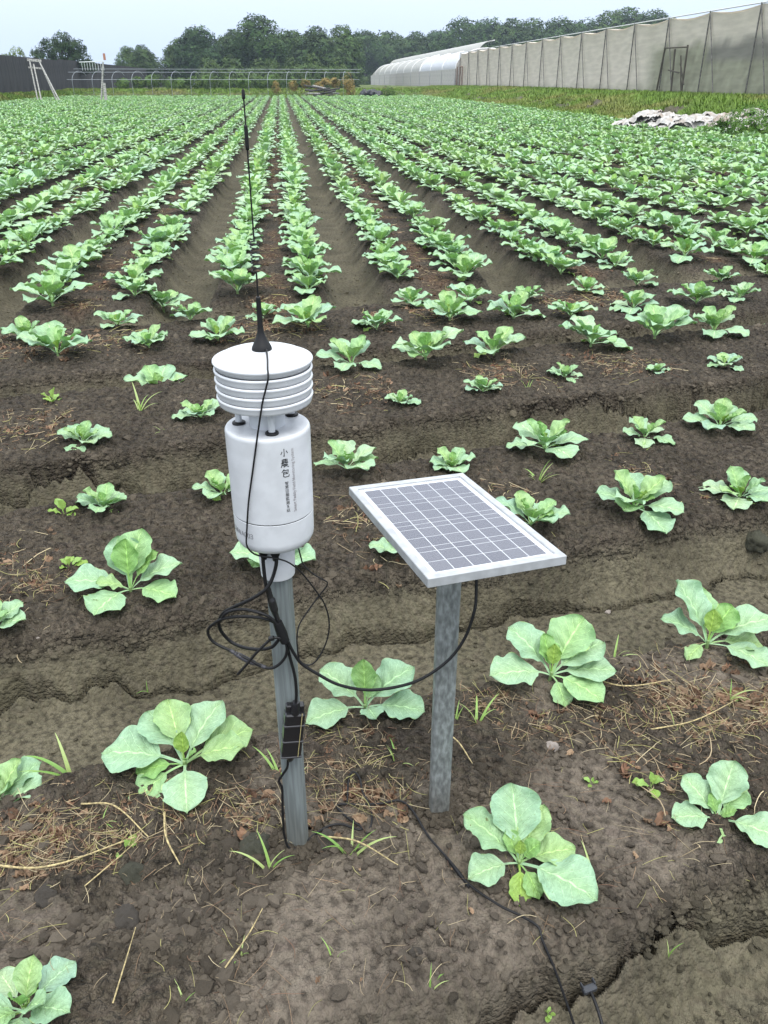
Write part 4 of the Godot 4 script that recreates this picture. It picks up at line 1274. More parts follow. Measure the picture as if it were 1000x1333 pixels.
func make_litter() -> void:
	var sm := mat(Color.WHITE, 0.8, 0.0, 0.3)
	sm.vertex_color_use_as_albedo = true
	var straw := thing("dry_straw", Vector3.ZERO, "tangled dry roots and straw lying on the bed tops", "straw", "", "stuff")
	var brown := thing("withered_leaves", Vector3.ZERO, "shrivelled brown weed leaves lying among the straw", "withered leaves", "", "stuff")
	var sx := [[], [], [], [], []]
	var sc := [[], [], [], [], []]
	var lx := [[], [], []]
	var lc := [[], [], []]
	var heaps := [Vector3(-0.692, -1.270, 0.10), Vector3(-0.797, -1.219, 0.09), Vector3(-0.56, -1.290, 0.09), Vector3(0.27, -1.690, 0.06), Vector3(0.774, -1.691, 0.10), Vector3(0.90, -1.602, 0.10), Vector3(-0.113, -1.442, 0.07), Vector3(-0.036, -1.370, 0.08), Vector3(-0.36, -1.33, 0.08), Vector3(0.395, -1.58, 0.06), Vector3(-0.627, -1.209, 0.08), Vector3(-1.112, -2.25, 0.10), Vector3(-0.10, -1.56, 0.07), Vector3(0.58, -1.66, 0.06)]
	var spots := []
	for h in heaps:
		for i in int(300 * h.z / 0.08): spots.append([h.x + rng.randfn(0, h.z), h.y + rng.randfn(0, h.z * 0.55), 1.0])
	for i in 1500:   # thin scatter over the near bed
		var x := rf(-0.9, 1.1)
		spots.append([x, -0.9 - rng.randf() * 1.0 - x * 0.32, 0.8])
	for bedv in [[2.58, 0.13], [4.02, 0.16], [5.45, 0.16], [1.25, 0.12]]:
		for i in 5200:
			var u := rf(-2.6, 3.8)
			if n_patch.get_noise_2d(u * 0.9, bedv[0] * 7.0) < 0.0: continue
			var v: float = bedv[0] + rng.randfn(0, bedv[1])
			spots.append([0.952 * u - 0.306 * v, -0.306 * u - 0.952 * v, 1.1 + 0.16 * v])
	for i in 20000:   # middles of the long beds
		var r := 6.2 + 22.0 * pow(rng.randf(), 1.8)
		var w := FURROW + PITCH * (rng.randi_range(-6, 6) + 0.5) + rng.randfn(0, 0.11)
		var x := 0.9935 * w - 0.1137 * r
		var z := -0.1137 * w - 0.9935 * r
		if absf(x) > -z * 0.6 or -0.306 * x - 0.952 * z < 6.2: continue
		if n_patch.get_noise_2d(x * 1.1, z * 1.1) < -0.15: continue
		spots.append([x, z, 1.8])
	var tans := [Color(0.31, 0.245, 0.155), Color(0.20, 0.135, 0.085), Color(0.42, 0.35, 0.22), Color(0.13, 0.078, 0.052), Color(0.31, 0.29, 0.12)]
	for q in spots:
		var x: float = q[0]
		var z: float = q[1]
		var big: float = q[2]
		var s := bed_share(x, z)
		if s < 0.4 and rng.randf() < 0.9: continue
		var y := ground_y(x, z) + 0.012
		if rng.randf() < (0.97 if big < 0.9 else 0.74):
			var l := (0.018 + 0.085 * pow(rng.randf(), 2.0)) * big
			var k := rng.randi() % 5
			var th := rf(0.6, 1.35) * clampf(0.045 / l, 0.45, 1.6) * big
			sx[k].append(Transform3D(Basis.from_euler(Vector3(rf(-0.3, 0.3), rf(0, TAU), rf(-0.22, 0.22))) * Basis.from_scale(Vector3(l, l * th, l * th)), Vector3(x, y + rf(0, 0.022), z)))
			sc[k].append(tans[rng.randi() % 5] * rf(0.7, 1.25))
		else:
			var l := (rf(0.008, 0.022) + (0.018 if rng.randf() < 0.2 else 0.0)) * big
			var k := rng.randi() % 3
			lx[k].append(Transform3D(Basis.from_euler(Vector3(rf(-0.5, 0.5), rf(0, TAU), rf(-0.4, 0.4))) * Basis.from_scale(Vector3(l, l, l)), Vector3(x, y + 0.004, z)))
			lc[k].append(Color(0.145, 0.080, 0.050).lerp(Color(0.22, 0.155, 0.10), rng.randf()) * rf(0.5, 1.25))
	for i in 5: scatter("straw_strand_%03d" % i, strand(110 + i, sm), sx[i], sc[i], straw)
	for i in 3: scatter("withered_leaf_%03d" % i, crumpled(120 + i, sm), lx[i], lc[i], brown)
	# the big stalks one can pick out
	var stalks := [
		[Vector2(-0.86, -1.165), Vector2(-0.71, -1.150), Vector2(-0.55, -1.235), 0.0042, "long straw-coloured stalk lying across the litter at the left photo edge"],
		[Vector2(-0.70, -1.33), Vector2(-0.62, -1.315), Vector2(-0.52, -1.235), 0.0034, "yellowish withered stem bending over the straw heap"],
		[Vector2(-0.50, -1.30), Vector2(-0.475, -1.22), Vector2(-0.435, -1.165), 0.0040, "split dry stalk leaning towards the mossy clod"],
		[Vector2(0.155, -1.555), Vector2(0.185, -1.50), Vector2(0.215, -1.445), 0.0036, "pale dry stick right of the solar post's foot"],
		[Vector2(-0.30, -0.94), Vector2(-0.262, -1.00), Vector2(-0.245, -1.06), 0.0026, "short bent straw on the trodden soil below the mossy clods"],
		[Vector2(-0.49, -0.87), Vector2(-0.485, -0.95), Vector2(-0.49, -1.02), 0.0024, "thin upright straw beside the bottom left cabbage"],
		[Vector2(-0.14, -1.24), Vector2(-0.06, -1.215), Vector2(0.03, -1.165), 0.0032, "yellow straw lying right of the sensor post's foot"],
		[Vector2(0.68, -1.575), Vector2(0.80, -1.59), Vector2(0.95, -1.68), 0.0030, "curved withered stem along the brown leaves at right"],
		[Vector2(0.58, -1.78), Vector2(0.66, -1.73), Vector2(0.80, -1.76), 0.0036, "limp yellowish stem below the big upright cabbage"],
		[Vector2(-0.62, -1.11), Vector2(-0.57, -1.165), Vector2(-0.535, -1.235), 0.0022, "thin grey twig crossing below the long stalk"],
	]
	var sm2 := weathered(mat(lin(0.46, 0.37, 0.18), 0.75), 20.0, 0.65, 1.0, 130)
	for q in stalks:
		var p := PackedVector3Array()
		for i in 3: p.append(Vector3(q[i].x, ground_y(q[i].x, q[i].y) + 0.030 + (0.014 if i == 1 else 0.0), q[i].y))
		var mid := p[1]
		for i in 3: p[i] -= mid
		var b := MB.new()
		var sp := smooth_path(p, 0.012)
		var rad := []
		for i in sp.size(): rad.append(q[3] * 0.72 * (1.0 - 0.5 * i / sp.size()) * rf(0.85, 1.15))
		b.tube(sp, rad, 6)
		var o := put("dry_stalk", b.mesh(sm2), self, Transform3D(Basis.IDENTITY, mid))
		tag(o, q[4], "dry stalk", "dry stalks lying on the station bed")

func blade_mesh(sd: int, m: Material) -> ArrayMesh:
	var r := RandomNumberGenerator.new()
	r.seed = sd
	var p := PackedVector3Array()
	var pos := Vector3.ZERO
	var an := deg_to_rad(r.randf_range(70, 86))
	var fall := r.randf_range(0.09, 0.26)
	for j in 9:
		var t := j / 8.0
		var w := 0.034 * (1.0 - t * t) + 0.002
		for i in 3:
			var s := i - 1.0
			p.append(pos + Vector3(-absf(s) * 0.3 * w * sin(an), absf(s) * w * 0.5, s * w))
		pos += Vector3(cos(an), sin(an), 0) * 0.125
		an -= fall * (0.4 + t)
	var b := MB.new()
	b.grid(p, 3, 9)
	return b.mesh(m)

func make_weeds() -> void:
	var gm := []
	for q in [[0.13, 0.26, 0.05], [0.20, 0.33, 0.08], [0.30, 0.38, 0.14]]:
		var m := mat(lin(q[0], q[1], q[2]), 0.55)
		m.backlight_enabled = true
		m.backlight = lin(0.3, 0.4, 0.1)
		gm.append(m)
	var bl := []
	for i in 6: bl.append(blade_mesh(140 + i, null))
	var defs := [
		[-0.768, -1.447, 0.14, 4, "tall grass blades left of the broad flat cabbage"],
		[-1.247, -3.879, 0.17, 6, "grass sprout with two long arching blades on the third bed"],
		[0.650, -3.050, 0.12, 9, "dense grass tuft under the tall cabbage behind the panel"],
		[-0.097, -0.979, 0.05, 3, "small grass sprout alone on the smooth trodden soil"],
		[-0.369, -0.880, 0.05, 4, "flat grass sprout at the bottom photo edge"],
		[0.446, -1.132, 0.09, 5, "wispy grass tuft right of the pale young cabbage"],
		[0.093, -0.933, 0.06, 3, "bent grass blade on the front slope near the bottom edge"],
		[0.687, -1.905, 0.10, 3, "single grass blades rising beside the big cabbage at the back edge"],
		[-0.735, -1.960, 0.05, 3, "tiny grass sprout in the far corner of the first furrow"],
		[0.245, -1.611, 0.12, 4, "flattened green blade with brown leaf right of the solar post"],
		[-0.248, -1.165, 0.10, 4, "two green blades leaning on the left side of the sensor post's foot"],
		[-0.076, -1.209, 0.11, 7, "yellow-green grass clump right of the sensor post's foot"],
		[1.196, -3.394, 0.08, 4, "small tuft between two cabbages on the second bed"],
		[-0.250, -1.420, 0.12, 5, "grass blades behind the sensor post beside the black box"],
		[0.767, -1.602, 0.08, 4, "small tuft in the brown leaf litter at right"],
		[0.940, -1.700, 0.10, 6, "green tuft under the big upright cabbage"],
		[-0.283, -0.973, 0.05, 4, "short tuft beside the bent straw on trodden soil"],
		[0.182, -1.602, 0.07, 3, "thin sprout just right of the solar post"],
		[0.586, -1.036, 0.05, 3, "small sprout on the front slope below the leggy cabbage"],
		[-1.060, -3.624, 0.07, 3, "yellowish sprout on the third bed's front face"],
		[0.790, -4.229, 0.08, 4, "sprout on the third bed between two small cabbages"],
		[-0.942, -3.000, 0.07, 3, "green sprout on the second bed left of the sensor housing"],
		[-0.640, -1.290, 0.06, 4, "bright green sprout in the middle of the straw heap"],
		[1.141, -3.900, 0.12, 4, "lone grass sprout on the third bed's face right of centre"],
		[0.03, -1.47, 0.09, 5, "green blades in the litter left of the solar post"],
	]
	for i in defs.size():
		var q: Array = defs[i]
		var o := thing("grass_tuft", Vector3(q[0], ground_y(q[0], q[1]) - 0.004, q[1]), q[4], "grass tuft", "grass tufts on the beds")
		for k in q[3]:
			var t := Transform3D(Basis(Vector3.UP, rf(0, TAU)) * Basis(Vector3.BACK, rf(-0.5, 0.15)) * Basis.from_scale(Vector3.ONE * q[2] * rf(0.6, 1.15)), Vector3(rf(-0.006, 0.006), 0, rf(-0.006, 0.006)))
			var l := put("blade", bl[rng.randi() % 6], o, t)
			l.material_override = gm[rng.randi() % 3]
	var seeds := [
		[-1.244, -2.766, 0.16, "yellowish broad-leaved seedling at the back of the second bed"],
		[-1.088, -2.374, 0.13, "small pale seedling above the big cabbage at left"],
		[-1.739, -4.013, 0.17, "leafy seedling against the third bed's bank at far left"],
		[-0.666, -1.533, 0.10, "green weed behind the broad flat cabbage"],
		[0.505, -1.418, 0.05, "tiny round-leaved weed beside the pale grey stone"],
		[0.640, -1.400, 0.10, "small round-leaved weed left of the leggy cabbage"],
		[-0.560, -1.215, 0.08, "bright little two-leaved weed in the straw"],
		[0.320, -0.930, 0.04, "tiny seedling on the front slope beside the ground cable"],
	]
	for i in seeds.size():
		var q: Array = seeds[i]
		var o := thing("weed_seedling", Vector3(q[0], ground_y(q[0], q[1]), q[1]), q[3], "weed", "broad-leaved weeds on the beds")
		put("stem", stem_mesh, o, Transform3D(Basis.from_scale(Vector3.ONE * q[2] * 0.9), Vector3.ZERO))
		for k in 6:
			var cls: String = ["spread", "flat", "rise", "spread", "heart", "flat"][k]
			var pq := [k * 67.0 + i * 40.0, rf(0.32, 0.5), cls, 6.0, 2]
			var t := leaf_pose(pq)
			t.origin *= q[2]
			t.basis = t.basis.scaled(Vector3.ONE * q[2])
			t.basis = t.basis.scaled_local(Vector3(1, 1, 0.75))
			var l := put("leaf", leaves[cls][k % 4], o, t)
			l.material_override = gm[1] if k % 2 == 0 else leaf_mats[3]

# ------------------------------------------------------------------ far things
func field_point(w: float, r: float, y := 0.0) -> Vector3:
	return Vector3(0.9935 * w - 0.1137 * r, y, -0.1137 * w - 0.9935 * r)

func crown_mesh(sd: int, lobes: Array, count: int, leaf: float, col: Color, vary: float) -> ArrayMesh:
	var m := mat(Color.WHITE, 0.75, 0.0, 0.3)
	m.vertex_color_use_as_albedo = true
	m.backlight_enabled = true
	m.backlight = lin(0.16, 0.22, 0.06)
	var r := RandomNumberGenerator.new()
	r.seed = sd
	var f := FastNoiseLite.new()
	f.seed = sd
	f.frequency = 0.55
	var b := MB.new()
	var total := 0.0
	for q in lobes: total += q[3] * q[3]
	for q in lobes:
		var num := int(count * q[3] * q[3] / total)
		var c := Vector3(q[0], q[1], q[2])
		for i in num:
			var d := Vector3(r.randfn(), r.randfn(), r.randfn()).normalized()
			var rr: float = q[3] * (0.55 + 0.5 * pow(r.randf(), 0.6)) * (1.0 + 0.28 * f.get_noise_3dv(d * 2.4 + c))
			var p := c + d * rr * Vector3(1, q[4], 1)
			if f.get_noise_3dv(p * 1.5) < -0.22: continue
			var nn := (d + Vector3(r.randf_range(-0.7, 0.7), r.randf_range(-0.2, 0.9), r.randf_range(-0.7, 0.7))).normalized()
			var t := nn.cross(Vector3(r.randf_range(-1, 1), r.randf_range(-1, 1), r.randf_range(-1, 1))).normalized()
			var bt := nn.cross(t)
			var s := leaf * r.randf_range(0.6, 1.35)
			var tone := 1.0 + vary * (f.get_noise_3dv(p * 0.9) * 1.3 + r.randf_range(-0.4, 0.4))
			var cc := Color(col.r * tone * r.randf_range(0.9, 1.12), col.g * tone, col.b * tone * r.randf_range(0.85, 1.15))
			# a ragged leaf clump: three leaf triangles round a point
			for k in 3:
				var a := TAU * k / 3.0 + r.randf_range(-0.5, 0.5)
				var e := t * cos(a) + bt * sin(a)
				var g := t * cos(a + 0.7) + bt * sin(a + 0.7)
				b.flat_tri(p, p + e * s + nn * s * r.randf_range(-0.3, 0.3), p + g * s * r.randf_range(0.5, 0.9), nn, cc)
	return b.mesh(m)

func trunk_mesh(h: float, r0: float, m: Material, sd: int) -> ArrayMesh:
	var r := RandomNumberGenerator.new()
	r.seed = sd
	var b := MB.new()
	b.tube(PackedVector3Array([Vector3(0, -0.3, 0), Vector3(0.05, h * 0.3, 0), Vector3(-0.05, h * 0.6, 0.05), Vector3(0.1, h, 0)]), [r0 * 1.3, r0, r0 * 0.8, r0 * 0.3], 8)
	for i in 4:
		var a := r.randf_range(0, TAU)
		var y := h * r.randf_range(0.4, 0.7)
		var d := Vector3(cos(a), 0, sin(a))
		b.tube(PackedVector3Array([Vector3(0, y, 0), Vector3(0, y + h * 0.13, 0) + d * h * 0.14, Vector3(0, y + h * 0.32, 0) + d * h * 0.24]), [r0 * 0.5, r0 * 0.35, r0 * 0.12], 6)
	return b.mesh(m)

func make_trees() -> void:
	var bark := weathered(mat(lin(0.11, 0.095, 0.08), 0.95), 1.0, 0.6, 1.0, 150)
	var kinds := []
	var plans := [
		[[[0, 0.66, 0, 0.30, 0.85], [-0.20, 0.52, 0.05, 0.24, 0.9], [0.21, 0.55, -0.05, 0.25, 0.9], [0.02, 0.40, 0.1, 0.25, 0.8], [0.05, 0.82, 0.02, 0.17, 0.9], [-0.1, 0.3, 0.1, 0.2, 0.7], [0.2, 0.32, 0.05, 0.19, 0.7]], Color(0.036, 0.068, 0.020)],
		[[[0, 0.60, 0, 0.28, 1.0], [-0.16, 0.42, 0.06, 0.22, 1.0], [0.17, 0.46, 0.0, 0.22, 1.0], [0.0, 0.83, 0, 0.16, 1.05], [0.02, 0.28, 0.08, 0.22, 0.8], [0.12, 0.72, 0.05, 0.16, 0.9]], Color(0.052, 0.090, 0.026)],
		[[[-0.12, 0.72, 0, 0.20, 0.9], [0.14, 0.66, 0.04, 0.22, 0.9], [0.0, 0.84, -0.03, 0.15, 1.0], [-0.26, 0.50, 0.05, 0.18, 0.9], [0.28, 0.48, 0.0, 0.18, 0.9], [0.0, 0.46, 0.08, 0.26, 0.8], [-0.05, 0.28, 0.1, 0.22, 0.7]], Color(0.043, 0.074, 0.025)],
		[[[0, 0.55, 0, 0.34, 0.75], [-0.26, 0.45, 0.02, 0.22, 0.85], [0.27, 0.46, 0, 0.23, 0.85], [0.08, 0.75, 0, 0.22, 0.85], [-0.12, 0.72, 0.02, 0.2, 0.85], [0, 0.3, 0.1, 0.24, 0.7]], Color(0.031, 0.063, 0.022)],
	]
	for i in 4:
		var q: Array = plans[i]
		var lob := []
		for l in q[0]: lob.append([l[0] * 10.0, l[1] * 10.0, l[2] * 10.0, l[3] * 10.0, l[4]])
		kinds.append([crown_mesh(160 + i, lob, 4200, 0.42, q[1], 0.6), trunk_mesh(7.5, 0.28, bark, 170 + i)])
	# x, z, height of the top, kind, label
	var list := [
		[-46.4, -168, 6.9, 1, "low pale tree beyond the tunnel frames, first from the left"],
		[-41.5, -160, 6.8, 2, "low rounded tree behind the left tunnel frames"],
		[-36.5, -166, 8.0, 1, "grey-green tree left of the tall domed crown"],
		[-32.6, -163, 10.0, 3, "tall domed tree rising left above the tunnel frames"],
		[-27.0, -168, 9.3, 2, "sparse paler tree between the two tall dark domes"],
		[-21.6, -160, 11.2, 0, "tallest dark domed tree above the antenna's left"],
		[-16.8, -170, 9.3, 1, "mid-height tree right beside the tallest dark dome"],
		[-12.2, -164, 9.5, 2, "loose crowned tree straight behind the antenna tip"],
		[-7.6, -168, 9.9, 1, "pale green tree behind the brown vine heap"],
		[-3.2, -162, 9.1, 0, "dark tree above the log pile's right end"],
		[1.2, -170, 9.0, 1, "tree left of the greenhouse's rounded end"],
		[5.6, -164, 8.8, 2, "feathery tree rising behind the greenhouse's rounded end"],
		[9.8, -170, 9.8, 3, "broad dark tree above the greenhouse roof's left half"],
		[14.0, -163, 10.9, 0, "dense tree above the middle of the greenhouse roof"],
		[18.4, -168, 11.4, 3, "tall tree above the greenhouse roof vent"],
		[22.4, -163, 10.6, 2, "tree above the end of the greenhouse roof vent"],
		[26.6, -170, 10.0, 1, "pale tree above the net house's far corner"],
		[31.0, -163, 9.9, 0, "dark tree above the second bay of the net house"],
		[35.4, -168, 10.3, 3, "round dark tree above the net house's third bay"],
		[39.4, -164, 10.6, 1, "tree above the net house roof edge, fourth bay"],
		[43.6, -168, 11.2, 2, "scattered crown above the net house's fifth bay"],
		[47.2, -164, 10.9, 0, "last dark crown above the net house before open sky"],
		[52.0, -170, 10.0, 3, "tree crown mostly hidden behind the net house's roof edge"],
	]
	for i in list.size():
		var q: Array = list[i]
		var y := 0.5
		if q[0] > -4.0:   # this part of the wood lies further off, behind the greenhouses
			q[0] *= 1.5
			q[1] *= 1.5
			q[2] = 1.5 + (q[2] - 1.5) * 1.5
		var o := thing("tree", Vector3(q[0], y, q[1]), q[4], "tree", "trees in the wood beyond the field")
		var s: float = (q[2] - y) / 9.9 * (1.08 if q[0] < 38.0 else 1.2)
		o.basis = Basis(Vector3.UP, i * 1.7).scaled(Vector3(s * rf(1.15, 1.4), s, s * rf(1.0, 1.2)))
		put("crown", kinds[q[3]][0], o)
		put("trunk", kinds[q[3]][1], o)
	# single trees by the black wall
	var big := crown_mesh(181, [[0, 3.7, 0, 1.5, 0.8], [-1.9, 3.2, 0.2, 1.3, 0.8], [1.9, 3.1, 0, 1.4, 0.8], [0.4, 5.0, 0, 1.35, 0.8], [-1.2, 4.5, 0.1, 1.2, 0.85], [1.6, 4.4, 0, 1.2, 0.8], [2.9, 2.6, 0.2, 0.9, 0.8], [-2.7, 4.0, 0, 0.8, 0.8]], 3200, 0.26, Color(0.030, 0.055, 0.022), 0.5)
	var o1 := thing("tree", Vector3(-36.5, 0.5, -105), "lone spreading dark tree standing behind the black wall", "tree")
	put("crown", big, o1)
	put("trunk", trunk_mesh(4.6, 0.25, bark, 182), o1)
	var lowc := crown_mesh(183, [[0, 2.4, 0, 1.2, 0.8], [-1.8, 2.2, 0, 1.1, 0.7], [1.9, 2.1, 0, 1.2, 0.7], [0.9, 3.3, 0, 0.8, 0.9], [-3.4, 2.0, 0, 1.0, 0.7], [3.2, 2.2, 0, 0.9, 0.8]], 2200, 0.2, Color(0.085, 0.12, 0.022), 0.5)
	var o2 := thing("bush", Vector3(-38.6, 0.8, -95), "yellow-green bushy shrub showing over the black wall at far left", "bush")
	put("crown", lowc, o2)
	put("trunk", trunk_mesh(2.0, 0.08, bark, 184), o2)
	var mass := crown_mesh(185, [[0, 1.2, 0, 1.5, 0.8], [-2.2, 1.0, 0.2, 1.3, 0.8], [2.2, 1.1, 0, 1.4, 0.8], [0.6, 2.0, -0.4, 1.2, 0.8]], 900, 0.34, Color(0.055, 0.088, 0.026), 0.5)
	var under := []
	for i in 76:
		var x := -27.0 + i * 1.2
		var away := 1.0 if x < -6.0 else 1.5
		under.append(Transform3D(Basis(Vector3.UP, rf(0, TAU)).scaled(Vector3(1.3, rf(1.2, 1.9), 1.3) * rf(1.3, 1.9) * away), Vector3(x * 1.15 * away, 0.6, (-178.0 + rf(-8, 8)) * away)))
		under.append(Transform3D(Basis(Vector3.UP, rf(0, TAU)).scaled(Vector3(1, rf(0.8, 1.5), 1) * rf(0.8, 1.2)), Vector3(x, 0.3, -138.0 + rf(-10, 6)) if x < -6.0 else Vector3(x * 1.7, 0.3, -236.0 + rf(-10, 6))))
	var u := scatter("undergrowth", mass, under, [], self)
	tag(u, "tangled green undergrowth filling the foot of the wood", "undergrowth", "", "stuff")

func make_wall() -> void:
	var m := mat(lin(0.036, 0.035, 0.037), 0.8)
	m.vertex_color_use_as_albedo = true
	weathered(m, 0.5, 0.65, 1.0, 190)
	m.uv1_scale = Vector3(1.6, 0.12, 1.6)
	var o := thing("black_wall", field_point(-22.5, 60), "tall black sheet wall along the field's left side", "wall")
	var r := 56.0
	while r < 237.0:
		var p := field_point(-22.5, r + 1.0)
		var b := MB.new()
		var t := rf(0.75, 1.25)
		# a corrugated sheet
		var pts := PackedVector3Array()
		for j in 2:
			for i in 25:
				pts.append(Vector3((i / 24.0 - 0.5) * 1.98, -0.3 + j * (2.85 + 0.3 + rf(-0.02, 0.02)), 0.025 * cos(i * PI / 1.5)))
		b.grid(pts, 25, 2, Color(t, t, t * 1.02))
		b.box(Transform3D(Basis.IDENTITY, Vector3(0, 1.25, -0.06)), Vector3(1.96, 2.95, 0.03), Color(t, t, t))
		var bs := Basis(Vector3.UP, atan2(0.9935, -0.1137) - PI / 2 + PI / 2)
		var gy := ground_y(p.x, p.z)
		var ax := Vector3(-0.1137, 0, -0.9935)
		var tr := Transform3D(Basis(ax, Vector3.UP, ax.cross(Vector3.UP)), Vector3(p.x, gy, p.z + 0.0) - o.position)
		put("panel", b.mesh(m), o, tr)
		r += 2.0
	# A-frame of pale timbers leaning on the wall
	var pale := weathered(mat(lin(0.50, 0.49, 0.46), 0.85), 2.0, 0.6, 1.0, 191)
	var at := Vector3(-25.2, 0.45, -69.0)
	var fr := thing("timber_frame", at, "pale weathered timber frame leaning against the black wall", "frame")
	for q in [[[-1.75, 0.0, 0.3], [-0.95, 2.65, -0.5]], [[-1.25, 0.0, 0.6], [-0.6, 2.3, -0.5]], [[0.15, 0.0, 0.3], [0.0, 2.55, -0.5]], [[0.55, 0.0, 0.6], [0.1, 2.3, -0.5]]]:
		var b := MB.new()
		var a := Vector3(q[0][0] * 0.75, q[0][1] - 0.1, q[0][2])
		var c := Vector3(q[1][0] * 0.75 - 0.75, q[1][1], q[1][2])
		a.x += 0.25
		b.tube(PackedVector3Array([a, c]), 0.055, 6)
		put("leg", b.mesh(pale), fr)
	for q in [[2.55, 0.09], [2.05, 0.06]]:
		var b := MB.new()
		b.cbox(Transform3D(Basis(Vector3.BACK, -0.08), Vector3(-1.1, q[0], -0.5)), Vector3(1.05, q[1] * 2, 0.08), 0.01)
		put("crossbar", b.mesh(pale), fr)
	# pole with a white railing
	var po := thing("pole", Vector3(-21.6, 0.5, -70.0), "slanting pale wooden pole with reddish top and rail, before the black wall", "pole")
	var b3 := MB.new()
	b3.tube(PackedVector3Array([Vector3(-0.25, -0.2, 0), Vector3(0.3, 2.4, 0)]), [0.08, 0.06], 7)
	put("shaft", b3.mesh(pale), po)
	b3 = MB.new()
	b3.box(Transform3D(Basis.IDENTITY, Vector3(0.45, 2.75, -0.02)), Vector3(0.16, 0.45, 0.1))
	put("red_cap", b3.mesh(mat(lin(0.34, 0.16, 0.10), 0.8)), po)
	b3 = MB.new()
	b3.tube(PackedVector3Array([Vector3(0.4, 2.45, 0), Vector3(-2.0, 2.42, -1.5)]), 0.03, 6)
	put("rail", b3.mesh(mat(lin(0.65, 0.68, 0.68), 0.5)), po)
	for i in 9:
		b3 = MB.new()
		b3.tube(PackedVector3Array([Vector3(0.3 - i * 0.26, 2.44, -i * 0.17), Vector3(0.3 - i * 0.26, 1.85, -i * 0.17)]), 0.014, 5)
		put("baluster", b3.mesh(mat(lin(0.65, 0.68, 0.68), 0.5)), po)
	b3 = MB.new()
	b3.tube(PackedVector3Array([Vector3(0.15, -0.2, 0.2), Vector3(0.22, 1.0, 0.2)]), [0.14, 0.10], 7)
	put("stump", b3.mesh(pale), po)

